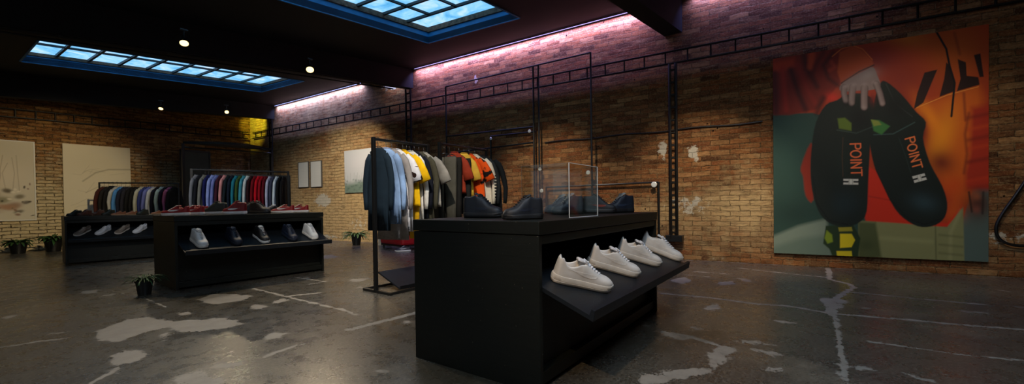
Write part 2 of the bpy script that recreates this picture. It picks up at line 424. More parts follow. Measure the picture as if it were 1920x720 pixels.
def grid_obj(name, P, mat, parent=None, colors=None, floats=None):
    """P: (nv,nu,3) array of points"""
    nv, nu, _ = P.shape
    me = bpy.data.meshes.new(name)
    idx = np.arange(nv*nu).reshape(nv, nu)
    q = np.stack([idx[:-1, :-1], idx[:-1, 1:], idx[1:, 1:], idx[1:, :-1]], -1).reshape(-1, 4)
    me.vertices.add(nv*nu); me.vertices.foreach_set('co', P.reshape(-1).astype(np.float32))
    me.loops.add(q.size); me.loops.foreach_set('vertex_index', q.reshape(-1).astype(np.int32))
    me.polygons.add(len(q)); me.polygons.foreach_set('loop_start', (np.arange(len(q))*4).astype(np.int32))
    try: me.polygons.foreach_set('loop_total', np.full(len(q), 4, np.int32))
    except Exception: pass
    me.update(calc_edges=True); me.validate()
    if colors is not None:
        a = me.color_attributes.new('paint', 'FLOAT_COLOR', 'POINT')
        a.data.foreach_set('color', np.concatenate([colors.reshape(-1, 3), np.ones((nv*nu, 1))], 1).reshape(-1).astype(np.float32))
    for k, v in (floats or {}).items():
        a = me.attributes.new(k, 'FLOAT', 'POINT'); a.data.foreach_set('value', v.reshape(-1).astype(np.float32))
    me.materials.append(mat)
    o = bpy.data.objects.new(name, me); COL.objects.link(o)
    if parent is not None: o.parent = parent
    return o

# ================================================================== ROOM
WK, WC = .0855, 7.771                 # right wall: X + WK*Y = WC
def rw(Y): return WC - WK*Y
RWN = ((1, WK, 0), WC)
def on_rw(px, py, off=0.0): return pick(px, py, RWN[0], RWN[1]-off)
YB = 15.9
XC = rw(YB)
X0, Y0 = -4.5, -5.0
def zc(x, y): return 4.34 + .012*(15.7-y) + .04*(x-6.4)

# floor with its patches, cracks and darker areas
fx = np.arange(X0, 8.4, .035); fy = np.arange(Y0, YB+.05, .035)
GX, GY = np.meshgrid(fx, fy)
class FieldF(Canvas):
    def __init__(s, X, Y): s.X, s.Y = X, Y; s.V = np.zeros(X.shape)
    def add(s, a): s.V = np.maximum(s.V, a)
    def patch(s, pts, w=.12, amp=1.0): s.add(np.clip(.5+s._sd(pts)/w, 0, 1)*amp)
    def crack(s, pts, w, amp=.8, fall=.03):
        d = np.full(s.X.shape, 1e9)
        for (x0, y0), (x1, y1) in zip(pts, pts[1:]):
            ex, ey = x1-x0, y1-y0; L = ex*ex+ey*ey+1e-12
            t = np.clip(((s.X-x0)*ex+(s.Y-y0)*ey)/L, 0, 1)
            d = np.minimum(d, np.hypot(s.X-x0-t*ex, s.Y-y0-t*ey))
        s.add(np.clip(.5+(w/2-d)/fall, 0, 1)*amp)
def fpx(pts): return [tuple(at_z(px, py)[:2]) for px, py in pts]
FF = FieldF(GX, GY)
for pts in ([(178, 622), (240, 597), (275, 594), (330, 603), (400, 597), (425, 597), (462, 606), (425, 615), (375, 622), (335, 622), (318, 612), (280, 622), (225, 640), (190, 637)],
            [(368, 563), (395, 552), (440, 551), (468, 555), (462, 564), (430, 566), (400, 571)],
            [(205, 668), (235, 657), (270, 660), (278, 666), (250, 680), (215, 684)],
            [(495, 630), (515, 624), (534, 626), (525, 634), (500, 636)],
            [(465, 577), (480, 571), (497, 575), (490, 581)], [(508, 566), (530, 559), (542, 562), (520, 569)],
            [(755, 603), (765, 601), (770, 606), (760, 609)], [(298, 628), (310, 625), (320, 628), (308, 639)],
            [(1255, 525), (1285, 520), (1300, 526), (1280, 533)], [(1322, 572), (1345, 568), (1352, 577), (1330, 583)],
            [(1450, 600), (1480, 603), (1492, 606), (1470, 606)], [(1425, 690), (1460, 692), (1470, 699), (1440, 698)],
            [(1598, 682), (1625, 688), (1636, 693), (1605, 692)], [(1700, 700), (1740, 712), (1745, 717), (1710, 706)],
            [(1755, 695), (1785, 703), (1780, 708), (1760, 702)], [(1560, 560), (1590, 562), (1575, 580), (1555, 578)],
            [(1345, 529), (1375, 527), (1380, 533), (1350, 535)], [(1288, 611), (1315, 612), (1325, 619), (1290, 618)],
            [(1200, 706), (1260, 697), (1320, 688), (1340, 690), (1330, 700), (1270, 712), (1200, 725)],
            [(1335, 660), (1352, 648), (1378, 650), (1370, 668), (1345, 685), (1328, 690)],
            [(1410, 655), (1460, 660), (1475, 668), (1440, 668)], [(1370, 638), (1430, 640), (1450, 646), (1390, 645)],
            [(335, 586), (355, 584), (360, 589), (340, 591)], [(330, 705), (370, 698), (420, 712), (400, 735), (340, 725)],
            [(210, 690), (225, 686), (220, 700), (206, 700)], [(725, 520), (742, 517), (740, 523), (726, 524)],
            [(590, 480), (620, 478), (640, 482), (600, 486)], [(150, 546), (185, 543), (180, 549), (150, 551)],
            [(5, 594), (32, 590), (30, 595), (5, 598)], [(655, 523), (690, 521), (685, 527), (660, 528)], [(1240, 620), (1275, 626), (1300, 633), (1280, 638), (1240, 628)]):
    FF.patch(fpx(pts))
for pts, w in (([(475, 541), (520, 552), (590, 569), (640, 580), (668, 590)], .05), ([(655, 618), (690, 609), (740, 597), (784, 585)], .09),
               ([(530, 556), (560, 553), (600, 549)], .06), ([(555, 520), (610, 528), (580, 533)], .05),
               ([(0, 652), (65, 641), (125, 634)], .05), ([(90, 627), (130, 622)], .04), ([(408, 686), (445, 683)], .08), ([(498, 668), (560, 646), (585, 642)], .05),
               ([(168, 720), (200, 702)], .03),
               ([(1240, 550), (1330, 558), (1420, 570), (1480, 574), (1560, 588), (1700, 599), (1800, 609), (1920, 618)], .065),
               ([(1565, 585), (1572, 620), (1576, 650), (1580, 690), (1584, 722)], .045), ([(1550, 560), (1560, 590)], .10),
               ([(1552, 503), (1556, 524), (1590, 532), (1602, 538), (1585, 548), (1560, 565)], .075),
               ([(1600, 548), (1680, 556), (1800, 567), (1920, 577)], .045), ([(1300, 509), (1370, 514)], .05), ([(1390, 503), (1460, 511), (1550, 520)], .045),
               ([(1630, 640), (1700, 650), (1800, 665), (1920, 676)], .045), ([(1500, 668), (1580, 684)], .03),
               ([(1240, 622), (1300, 633), (1345, 647)], .06), ([(1290, 516), (1330, 519)], .04), ([(210, 545), (270, 560), (310, 576)], .03)):
    FF.crack(fpx(pts), w)
FF.crack([(rw(-4)-.04, -4), (rw(15)-.04, 15)], .05, .62)
P1 = FF.V.copy()
FD = FieldF(GX, GY)  # darker brownish floor beside the two nearer counters
FD.patch(fpx([(780, 672), (900, 700), (1010, 740), (980, 800), (800, 740), (770, 700)]), .3)
FD.patch(fpx([(480, 545), (330, 580), (300, 560), (480, 530)]), .4, .7)
FD.patch(fpx([(1160, 620), (1240, 590), (1420, 620), (1400, 650), (1250, 690), (1100, 700)]), .5, .55)
floor_z = np.zeros_like(GX)
o = grid_obj('floor', np.stack([GX, GY, floor_z], -1), FLOOR, floats={'patch': P1, 'dark_area': FD.V}); o['kind'] = 'structure'

# walls (local x along the wall, z up)
def wall(name, p0, p1, h0, h1, mat, step=.1, lime=None, plaster=None):
    p0, p1 = Vector((*p0, 0)), Vector((*p1, 0)); L = (p1-p0).length; ang = math.atan2(p1.y-p0.y, p1.x-p0.x)
    nu = max(2, int(L/step)+1); us = np.linspace(0, L, nu); nv = 46; P = np.zeros((nv, nu, 3))
    for j in range(nv):
        t = j/(nv-1); P[j, :, 0] = us; P[j, :, 2] = t*(h0+(h1-h0)*us/L)
    fl = {}
    X = p0.x+P[..., 0]*math.cos(ang); Y = p0.y+P[..., 0]*math.sin(ang); Z = P[..., 2]
    fl['limewash_light'] = lime(X, Y, Z) if lime else np.zeros(X.shape)
    fl['plaster'] = plaster(X, Y, Z) if plaster else np.zeros(X.shape)
    o = grid_obj(name, P, mat, floats=fl); o.location = p0; o.rotation_euler = (0, 0, ang); o['kind'] = 'structure'
    return o
def blob(A, B, a, b, ra, rb, amp=1.0): return amp*np.exp(-((A-a)/ra)**2-((B-b)/rb)**2)
def lime_light_r(X, Y, Z):  # cream also paints the strong light toward the far corner
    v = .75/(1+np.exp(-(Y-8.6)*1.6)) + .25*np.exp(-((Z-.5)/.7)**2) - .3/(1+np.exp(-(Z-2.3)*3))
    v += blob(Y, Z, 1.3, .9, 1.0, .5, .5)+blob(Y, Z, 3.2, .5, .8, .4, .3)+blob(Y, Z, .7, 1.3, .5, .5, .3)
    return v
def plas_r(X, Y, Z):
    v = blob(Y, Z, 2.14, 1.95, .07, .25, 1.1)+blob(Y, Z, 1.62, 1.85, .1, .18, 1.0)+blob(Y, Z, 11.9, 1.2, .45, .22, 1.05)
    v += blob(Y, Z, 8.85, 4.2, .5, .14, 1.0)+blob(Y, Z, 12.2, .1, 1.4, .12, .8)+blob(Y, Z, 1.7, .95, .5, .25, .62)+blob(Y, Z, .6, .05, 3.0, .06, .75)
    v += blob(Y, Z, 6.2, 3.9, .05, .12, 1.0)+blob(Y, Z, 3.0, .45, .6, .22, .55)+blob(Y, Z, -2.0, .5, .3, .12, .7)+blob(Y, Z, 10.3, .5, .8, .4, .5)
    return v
def lime_light_b(X, Y, Z):  # cream low on the wall paints the white light falling there
    return 1.05/(1+np.exp((Z-1.35)*5)) + .45/(1+np.exp((Z-2.4)*4)) - .25*(Z > 2.9)
wall('wall_right', (rw(Y0), Y0), (rw(YB), YB), 4.9, 4.6, BR_R, lime=lime_light_r, plaster=plas_r)
wall('wall_back', (X0, YB), (XC, YB), 4.4, 4.6, BR_B, lime=lime_light_b)
wall('wall_left', (X0, Y0), (X0, YB), 4.5, 4.4, BR_B)
wall('wall_front', (X0, Y0), (rw(Y0), Y0), 4.5, 4.9, BR_R)

# ceiling slab with three skylight openings
SKY = [
    dict(c=[(1.05, 13.42), (5.46, 12.76), (5.73, 10.93), (1.14, 11.60)], h=.24, nx=9, rows=[.45]),
    dict(c=[(1.35, 7.02), (6.08, 6.50), (6.36, 4.36), (1.55, 4.72)], h=.34, nx=9, rows=[.27, .56]),
    dict(c=[(-2.6, 1.0), (3.3, .55), (3.5, -2.1), (-2.5, -1.9)], h=.34, nx=11, rows=[.27, .56]),
]
TH = .12
bm = bmesh.new()
outer = [(X0-.1, Y0-.1), (rw(Y0)+.25, Y0-.1), (XC+.25, YB+.15), (X0-.1, YB+.15)]
def slab_level(dz):
    vs, es = [], []
    for loop in [outer]+[k['c'] for k in SKY]:
        v = [bm.verts.new((x, y, zc(x, y)+dz)) for x, y in loop]
        e = [bm.edges.new((v[i], v[(i+1) % len(v)])) for i in range(len(v))]
        vs.append(v); es += e
    bmesh.ops.triangle_fill(bm, use_beauty=True, edges=es, use_dissolve=False)
    return vs
A = slab_level(0); B = slab_level(TH)
for la, lb in zip(A, B):
    n = len(la)
    for i in range(n): bm.faces.new((la[i], la[(i+1) % n], lb[(i+1) % n], lb[i]))
o = link('ceiling', bm, CEIL); o['kind'] = 'structure'

def lerp2(a, b, t): return (a[0]+(b[0]-a[0])*t, a[1]+(b[1]-a[1])*t)
for k, S in enumerate(SKY):
    FL, FR, NR, NL = S['c']; h = S['h']
    root = bpy.data.objects.new('window_%d' % (k+1), None); COL.objects.link(root); root['kind'] = 'structure'
    # painted shaft (thin lining boards) and rough curb under the glass
    for nm, mat, za, zb in (('shaft_lining', BLUE, -.012, h*.62), ('curb', RUST, h*.62, h*.9)):
        bm = bmesh.new(); q = S['c']
        for i in range(4):
            a, b_ = q[i], q[(i+1) % 4]
            d = Vector((b_[0]-a[0], b_[1]-a[1])); d.normalize(); nrm = Vector((-d.y, d.x))
            cx = sum(p[0] for p in q)/4; cy = sum(p[1] for p in q)/4
            if nrm.dot(Vector((cx-a[0], cy-a[1]))) > 0: nrm = -nrm
            t = .03 if nm == 'shaft_lining' else .045
            ins = .0 if nm == 'shaft_lining' else .03
            pts = [(a[0]-nrm.x*ins, a[1]-nrm.y*ins), (b_[0]-nrm.x*ins, b_[1]-nrm.y*ins), (b_[0]+nrm.x*t, b_[1]+nrm.y*t), (a[0]+nrm.x*t, a[1]+nrm.y*t)]
            prism(bm, pts, lambda x, y: zc(x, y)+za, lambda x, y: zc(x, y)+zb)
        link(nm, bm, mat, root)
    g = bmesh.new(); zg = h*.93
    ov = .06
    cx = sum(p[0] for p in S['c'])/4; cy = sum(p[1] for p in S['c'])/4
    q = [(cx+(x-cx)*1.015, cy+(y-cy)*1.03) for x, y in S['c']]
    prism(g, q, lambda x, y: zc(x, y)+zg, lambda x, y: zc(x, y)+zg+.008)
    link('pane', g, GLASS, root)
    mb = bmesh.new()
    nx = S['nx']
    for i in range(nx+1):
        t = i/nx
        a, b_ = lerp2(FL, FR, t), lerp2(NL, NR, t)
        p, r = Vector((a[0], a[1], zc(*a)+zg-.03)), Vector((b_[0], b_[1], zc(*b_)+zg-.03))
        prism(mb, [(p.x-.022, p.y), (p.x+.022, p.y), (r.x+.022, r.y), (r.x-.022, r.y)], lambda x, y: zc(x, y)+zg-.05, lambda x, y: zc(x, y)+zg-.001)
    for f in S['rows']:
        a = lerp2(FL, NL, f); b_ = lerp2(FR, NR, f); b_ = lerp2(a, b_, (nx-1)/nx)
        prism(mb, [(a[0], a[1]-.02), (b_[0], b_[1]-.02), (b_[0], b_[1]+.02), (a[0], a[1]+.02)], lambda x, y: zc(x, y)+zg-.04, lambda x, y: zc(x, y)+zg-.001)
    link('muntin_grid', mb, MUNT, root)

# ceiling beams with block ends on the right wall
def beam(k, Ya, slope, xl, zb_fn, w=.2):
    bm = bmesh.new()
    xr = rw(Ya)
    pts = [(xl, Ya+slope*(xr-xl)-w/2), (xr-.01, Ya-w/2), (xr-.01, Ya+w/2), (xl, Ya+slope*(xr-xl)+w/2)]
    prism(bm, pts, lambda x, y: zb_fn(x), lambda x, y: zc(x, y)-.002)
    o = link('trim_%d' % k, bm, CEIL); o['kind'] = 'structure'
    return o
b2z = lambda x: 3.98+.055*(x-7.07)
b3z = lambda x: 3.93+.058*(x-6.5)
b1z = lambda x: 3.96+.03*(x-7.6)
beam(1, 14.45, .07, X0, b3z); beam(2, 8.22, .165, X0, b2z); beam(3, 1.93, .12, X0, b1z, .3)

# ------------------------------------------------------------------ wall services
def bar_pts(Y, z, off): return Vector((rw(Y)-off, Y, z))
def ladder(name, label, pts_lo, pts_hi, off_dir, n, rail=.018, loc=None):
    root = thing(name, label, 'cable ladder', pts_lo[0])
    o0 = Vector(pts_lo[0])
    for P in (pts_lo, pts_hi):
        bm = bmesh.new(); tube(bm, [Vector(p)-o0 for p in P], rail, 6); link('side_rail', bm, STEEL2, root)
    for i in range(n):
        t = (i+.5)/n
        a = Vector(pts_lo[0]).lerp(Vector(pts_lo[-1]), t); b_ = Vector(pts_hi[0]).lerp(Vector(pts_hi[-1]), t)
        bm = bmesh.new(); tube(bm, [a-o0, b_-o0], rail*.75, 6); link('rung', bm, STEEL2, root)
    return root
ladder('cable_ladder', 'long rusty cable ladder fixed high along the poster wall', [bar_pts(YB-.25, 3.41, .045), bar_pts(-3.2, 3.46, .045)], [bar_pts(YB-.25, 3.60, .045), bar_pts(-3.2, 3.68, .045)], None, 52)
ladder('cable_ladder', 'rusty cable ladder fixed high along the wall with the two big paintings', [Vector((X0+.1, YB-.07, 3.2)), Vector((XC-.1, YB-.07, 3.42))], [Vector((X0+.1, YB-.07, 3.4)), Vector((XC-.1, YB-.07, 3.62))], None, 32)
def drop(Y, ztop, zbot, w, label, n, box_end=False):
    a = [bar_pts(Y-w/2, zbot, .115), bar_pts(Y-w/2, ztop, .115)]; b_ = [bar_pts(Y+w/2, zbot, .115), bar_pts(Y+w/2, ztop, .115)]
    r = ladder('cable_riser', label, a, b_, None, n, .026)
    r['category'] = 'cable riser'
    if box_end:
        bm = bmesh.new(); box(bm, -.03, .09, -.09, w+.09, -.05, .06, .006); e = link('end_box', bm, STEEL, r)
    return r
drop(1.92, 3.42, .37, .10, 'black twin-rail cable riser left of the big poster, ending in a box', 14, True)
drop(8.2, 3.95, .02, .16, 'black twin-rail cable riser behind the nearer clothes rack', 18)
drop(14.4, 3.9, .02, .14, 'black cable riser near the far corner of the room', 18)

# conduits along the beams, spot lamps on them
def on_beam(t, fn, Ya, slope, xr): 
    x = t; return Vector((x, Ya+slope*(xr-x), fn(x)))
def conduit(fn, Ya, slope, xr, dy, label):
    o0 = on_beam(xr-.4, fn, Ya, slope, xr); bm = bmesh.new()
    pts = [on_beam(x, fn, Ya, slope, xr)-o0+Vector((0, dy, -.03)) for x in (X0+.1, 0, 3, xr-.4)]
    root = thing('conduit_pipe', label, 'conduit', o0)
    tube(bm, pts, .016, 8); link('pipe', bm, STEEL2, root)
    for i in range(9):
        x = X0+.6+i*1.25
        p = on_beam(x, fn, Ya, slope, xr)-o0+Vector((0, dy, -.03)); bm = bmesh.new()
        tube(bm, [p+Vector((-.02, 0, 0)), p+Vector((.02, 0, 0))], .024, 8); link('clamp', bm, STEEL, root)
    return root
conduit(b2z, 8.22, .165, rw(8.22), -.13, 'thin grey conduit pipe under the middle ceiling beam, front side')
conduit(b2z, 8.22, .165, rw(8.22), .13, 'thin grey conduit pipe under the middle ceiling beam, rear side')

SPOT_E = []
def spotlamp(p, aim, label, size=1.0, energy=150, angle=60, col=(1, .80, .52), light=True, blend=.6):
    p = Vector(p); d = (Vector(aim)-p).normalized()
    root = thing('spot_lamp', label, 'spot lamp', p)
    rot = d.to_track_quat('Z', 'Y').to_matrix().to_4x4()
    bm = bmesh.new()
    rings = [(-.10, .022), (-.09, .030), (-.03, .034), (.0, .042), (.035, .046)]
    rr = []
    for z, r in rings: rr.append([bm.verts.new(rot @ Vector((r*size*math.cos(2*PI*k/16), r*size*math.sin(2*PI*k/16), z*size))) for k in range(16)])
    for A_, B_ in zip(rr, rr[1:]):
        for k in range(16): bm.faces.new((A_[k], A_[(k+1) % 16], B_[(k+1) % 16], B_[k]))
    bm.faces.new(rr[0][::-1]); link('lamp_body', bm, STEEL, root, True, 50)
    bm = bmesh.new()
    dome = [(.030, .044), (.036, .036), (.042, .022), (.045, .004)]; rr = []
    for z, r in dome: rr.append([bm.verts.new(rot @ Vector((r*size*math.cos(2*PI*k/16), r*size*math.sin(2*PI*k/16), z*size))) for k in range(16)])
    for A_, B_ in zip(rr, rr[1:]):
        for k in range(16): bm.faces.new((A_[k], A_[(k+1) % 16], B_[(k+1) % 16], B_[k]))
    bm.faces.new(rr[-1]); link('lens', bm, BULB, root, True)
    bm = bmesh.new(); tube(bm, [(0, 0, 0), (0, 0, .06*size), (0, 0, .17)], .009, 8); box(bm, -.05, .05, -.02, .02, .165, .19, .003); link('bracket', bm, STEEL, root)
    if light:
        ld = bpy.data.lights.new('spot_light', 'SPOT'); ld.energy = energy; ld.color = col; ld.spot_size = math.radians(angle); ld.spot_blend = blend
        ld.shadow_soft_size = .03; lo = bpy.data.objects.new('spot_light', ld); COL.objects.link(lo)
        lo.location = p+d*.07*size; lo.rotation_euler = d.to_track_quat('-Z', 'Y').to_euler(); lo.parent = None
    return root

# ================================================================== DISPLAY COUNTERS
def counter(label, loc, rz, W, D, H, shelf=(.30, .69, -.27, .461)):
    r = thing('display_counter', label, 'display counter', loc, rz)
    def part(nm, mat, *a, bev=.003):
        bm = bmesh.new(); box(bm, *a, bev=bev); return link(nm, bm, mat, r)
    t = .03
    part('top_slab', WOOD, -.004, W+.004, -.006, D+.004, H-.072, H, bev=.004)
    part('side_panel', WOOD, 0, t, 0, D, .0, H-.076); part('side_panel', WOOD, W-t, W, 0, D, .0, H-.076)
    part('back_panel', WOOD, t, W-t, D-t, D, .03, H-.076)
    part('fascia', WOOD, t, W-t, .004, .03, H-.125, H-.076)
    part('front_panel', WOOD, t, W-t, .07, .09, .10, shelf[3]+.06)
    part('bottom_board', WOOD, t, W-t, .02, D-t, .03, .10)
    bm = bmesh.new(); y0, z0, y1, z1 = shelf
    d = Vector((y1-y0, z1-z0)).normalized(); n = Vector((-d.y, d.x)); 
    if n.y < 0: n = -n
    th = .022; lip = .032
    p = [(y0, z0), (y1, z1), (y1+n.x*lip, z1+n.y*lip), (y1+n.x*lip+d.x*.018, z1+n.y*lip+d.y*.018), (y1+d.x*.03-n.x*th, z1+d.y*.03-n.y*th), (y0-n.x*th, z0-n.y*th)]
    extrude_profile(bm, p, t+.002, W-t-.002)
    link('sloped_shelf', bm, WOOD2, r)
    return r

D1 = dict(x=1.847, y=1.160, W=2.071, D=.984, H=.924, rz=0.0)
D2 = dict(x=1.680, y=6.330, W=1.86, D=1.10, H=.926, rz=-.05)
D3 = dict(x=1.330, y=11.10, W=1.90, D=1.05, H=.895, rz=-.08)
S2 = (.30, .70, -.30, .485)
counter('black display counter with an acrylic case on top and white sneakers on its shelf', (D1['x'], D1['y'], 0), 0, D1['W'], D1['D'], D1['H'])
counter('black display counter in the middle with red sneakers along its top', (D2['x'], D2['y'], 0), D2['rz'], D2['W'], D2['D'], D2['H'], S2)
counter('black display counter farthest back with brown boots along its top', (D3['x'], D3['y'], 0), D3['rz'], D3['W'], D3['D'], D3['H'], (.30, .70, -.12, .45))
def dloc(D, lx, ly, z):
    c, s = math.cos(D['rz']), math.sin(D['rz']); return Vector((D['x']+lx*c-ly*s, D['y']+lx*s+ly*c, z))
def d_front(D, px, py, ly):
    """photo direction met with the plane parallel to a counter's front, ly behind it -> (local x, z)"""
    c, s = math.cos(D['rz']), math.sin(D['rz']); n = (-s, c, 0); cc = -s*D['x']+c*D['y']+ly
    q = pick(px, py, n, cc); return (c*(q.x-D['x'])+s*(q.y-D['y']), q.z)

# ================================================================== SHOES
WT = [(0, 0), (.006, .0135), (.02, .0240), (.05, .0325), (.11, .0385), (.2, .0400), (.32, .0400), (.45, .0425), (.6, .0475), (.72, .0495), (.82, .0475), (.90, .0405), (.955, .029), (.985, .0165), (.996, .008), (1, 0)]
LO_RIM = [(0, .098), (.03, .112), (.07, .098), (.13, .079), (.2, .074), (.28, .080), (.36, .094), (.42, .098)]
LO_CR = [(.30, .102), (.36, .106), (.42, .1045), (.5, .092), (.6, .077), (.7, .064), (.8, .0585), (.88, .056), (.94, .050), (.98, .041), (1, .030)]
HI_RIM = [(0, .118), (.03, .128), (.08, .128), (.2, .126), (.28, .130), (.36, .138), (.42, .136)]
HI_CR = [(.30, .142), (.36, .142), (.42, .136), (.5, .124), (.6, .102), (.7, .079), (.8, .070), (.88, .066), (.94, .058), (.98, .042), (1, .030)]
def solez(u): return .030 + .006*(1-u) + .010*max(0, (u-.8)/.2)**2*0
def bend(u): return .006*math.sin(PI*min(1, max(0, (u-.3)/.7)))   # slight inward curve of the last
def shoe_surface(hi, scale_top=1.0):
    RIM, CR = (HI_RIM, HI_CR) if hi else (LO_RIM, LO_CR)
    def fn(u, s):
        """u heel->toe, s in [-1,1] bottom outside over the top to the other side; returns y,z"""
        w = sinterp(u, WT); z0 = solez(u)-.004
        side = 1 if s >= 0 else -1; a = abs(s)
        rim = sinterp(u, RIM)*scale_top if u < .42 else None
        cr = sinterp(max(u, .30), CR)*scale_top
        o = min(1, max(0, (u-.025)/.03))*min(1, max(0, (.40-u)/.05))
        # closed dome
        ph = (1-a)*PI/2
        yc = w*math.cos(ph)**.62 if a > 0 else 0.0
        topz = cr if u >= .42 else (rim*(1-o)+max(rim, 0)*o if u < .30 else rim+(cr-rim)*min(1, (u-.30)/.12))
        pw = .8 if u > .42 else .62
        zc_ = z0+(topz-z0)*math.sin(ph)**pw
        if u >= .42: return side*yc, zc_
        # outer wall + inner wall
        lean = .78 if hi else .80
        if a >= .45:
            t = (1-a)/.55
            yo = w*(1-(1-lean)*t**1.4); zo = z0+(rim-z0)*t
        elif a >= .36:
            t = (.45-a)/.09
            yo = w*lean-.007*t*min(1, w/.03)*.6-.002*t; zo = rim+.0035*math.sin(PI*t)
        else:
            t = (.36-a)/.36
            yi = (w*lean-.0075*min(1, w/.03))*(1-t)
            yo = yi; zo = rim-(rim-.045)*min(1, t/.25)
        yo = max(yo, 0)
        return side*(yo*o+yc*(1-o)), zo*o+zc_*(1-o)
    return fn
def shoe_meshes(hi, L=.30, ws=1.0):
    fn = shoe_surface(hi)
    us = [0, .006, .018, .03, .045, .06, .085, .12, .16, .2, .25, .3, .335, .36, .385, .41, .45, .5, .55, .6, .65, .7, .75, .8, .85, .89, .925, .955, .978, .992, 1]
    ns = 34; bm = bmesh.new(); R = []
    for u in us:
        R.append([bm.verts.new((u*L-L/2, fn(u, -1+2*j/ns)[0]*ws+bend(u), fn(u, -1+2*j/ns)[1])) for j in range(ns+1)])
    for A_, B_ in zip(R, R[1:]):
        for j in range(ns): bm.faces.new((A_[j], A_[j+1], B_[j+1], B_[j]))
    bmesh.ops.remove_doubles(bm, verts=bm.verts, dist=.0004)
    upper = bm
    # sole
    bm = bmesh.new(); out = []
    for u in us: out.append((u, sinterp(u, WT)))
    loop = [(u, w) for u, w in out] + [(u, -w) for u, w in out[-2:0:-1]]
    lev = [(0, -.003, 0), (.004, .002, 0), (.012, .0045, 0), (.0135, .0030, 0), (.015, .0045, 0), (.85, .0040, 1), (.97, .002, 1), (1.0, -.002, 1)]
    rr = []
    for k, (lz, off, rel) in enumerate(lev):
        ring = []
        for u, w in loop:
            sg = 1 if w > 0 else (-1 if w < 0 else 0)
            z = lz*solez(u) if rel else lz
            z += .010*max(0, (u-.80)/.2)**2*(1 if not rel or lz < .9 else 1)*(.6)
            dx = off if u > .985 else (-off if u < .01 else 0)
            ring.append(bm.verts.new((u*L-L/2+dx, w*ws+sg*off+bend(u), z)))
        rr.append(ring)
    n = len(loop)
    for A_, B_ in zip(rr, rr[1:]):
        for j in range(n): bm.faces.new((A_[j], A_[(j+1) % n], B_[(j+1) % n], B_[j]))
    bm.faces.new(rr[0][::-1]); bm.faces.new(rr[-1]); sole = bm
    # tongue
    bm = bmesh.new(); CR = HI_CR if hi else LO_CR
    top = .020
    secs = [(.60, .003, .014), (.50, .004, .019), (.42, .005, .025), (.375, .007, .029), (.335, .010, .030), (.315, .013, .027), (.305, .0125, .017)]
    rr = []
    for u, dz, hw in secs:
        z = sinterp(u, CR)+dz-.004
        rr.append([bm.verts.new((u*L-L/2+dx, y+bend(u), z+zz)) for y, zz, dx in ((-hw, -.004, 0), (-hw*.5, .002, 0), (0, .004, 0), (hw*.5, .002, 0), (hw, -.004, 0), (hw*.5, -.007, -.006), (0, -.006, -.007), (-hw*.5, -.007, -.006))])
    for A_, B_ in zip(rr, rr[1:]):
        for j in range(8): bm.faces.new((A_[j], A_[(j+1) % 8], B_[(j+1) % 8], B_[j]))
    bm.faces.new(rr[0][::-1]); bm.faces.new(rr[-1]); tongue = bm
    # laces
    bm = bmesh.new(); nl = 7
    for k in range(nl):
        u = .405+.30*k/(nl-1); z = sinterp(u, CR); hw = .019-.0015*k
        for sgn in (-1, 1):
            pts = [(u*L-L/2+.004*sgn*0+.010*(t)*1.0, bend(u)+sgn*hw*(1-2*(t*.5))*1.0, z+.0045-.0065*((1-t))**2) for t in (0, .33, .66, 1)]
            tube(bm, pts, .0026, 6)
        pts = [(u*L-L/2, bend(u)+hw*t, z+.0055-.0075*t*t) for t in (-1, -.6, -.2, .2, .6, 1)]
        tube(bm, pts, .0028, 6)
    # bow
    u = .40; z = sinterp(u, CR)+.010
    for sgn in (-1, 1): tube(bm, [(u*L-L/2, 0, z-.003), (u*L-L/2+.006, sgn*.012, z-.003), (u*L-L/2+.018, sgn*.020, z-.011), (u*L-L/2+.012, sgn*.012, z-.007), (u*L-L/2, 0, z-.003)], .0022, 6)
    laces = bm
    # side stripe (curved tick) both sides
    bm = bmesh.new()
    for sgn in (-1, 1):
        top_, bot = [], []
        m = 16
        for k in range(m+1):
            t = k/m; u = .66-.50*t
            zc_ = .050+.020*t+ (.010*(1-t)**3)
            th = .0125*math.sin(PI*min(1, (t*1.25+.10)/1.12))**.8*(1-t)**.45 if t < 1 else 0
            th = max(th, .0006)
            for lst, zz in ((top_, zc_+th*.6), (bot, zc_-th)):
                # find s with that height
                best = None
                for q in range(40):
                    s = 1-q*.0137
                    y, z = fn(u, s)
                    if z >= zz: best = (y, z); break
                y = (best or fn(u, .47))[0]
                lst.append(bm.verts.new((u*L-L/2, sgn*(abs(y)*ws+.0014)+bend(u), zz)))
        for k in range(m): bm.faces.new((top_[k], top_[k+1], bot[k+1], bot[k]))
    r = bmesh.ops.extrude_face_region(bm, geom=bm.faces[:])
    for v in [g for g in r['geom'] if isinstance(g, bmesh.types.BMVert)]: v.co.y += -.0012 if v.co.y > 0 else .0012
    stripe = bm
    # insole
    bm = bmesh.new()
    lp = [(u, w*.80) for u, w in [(u, sinterp(u, WT)) for u in (.02, .04, .07, .12, .2, .3, .4)]]
    lp = lp+[(u, -w) for u, w in lp[::-1]]
    prism(bm, [(u*L-L/2, w*ws) for u, w in lp], .040, .0475); insole = bm
    return dict(upper=upper, sole=sole, tongue=tongue, laces=laces, side_stripe=stripe, insole=insole)

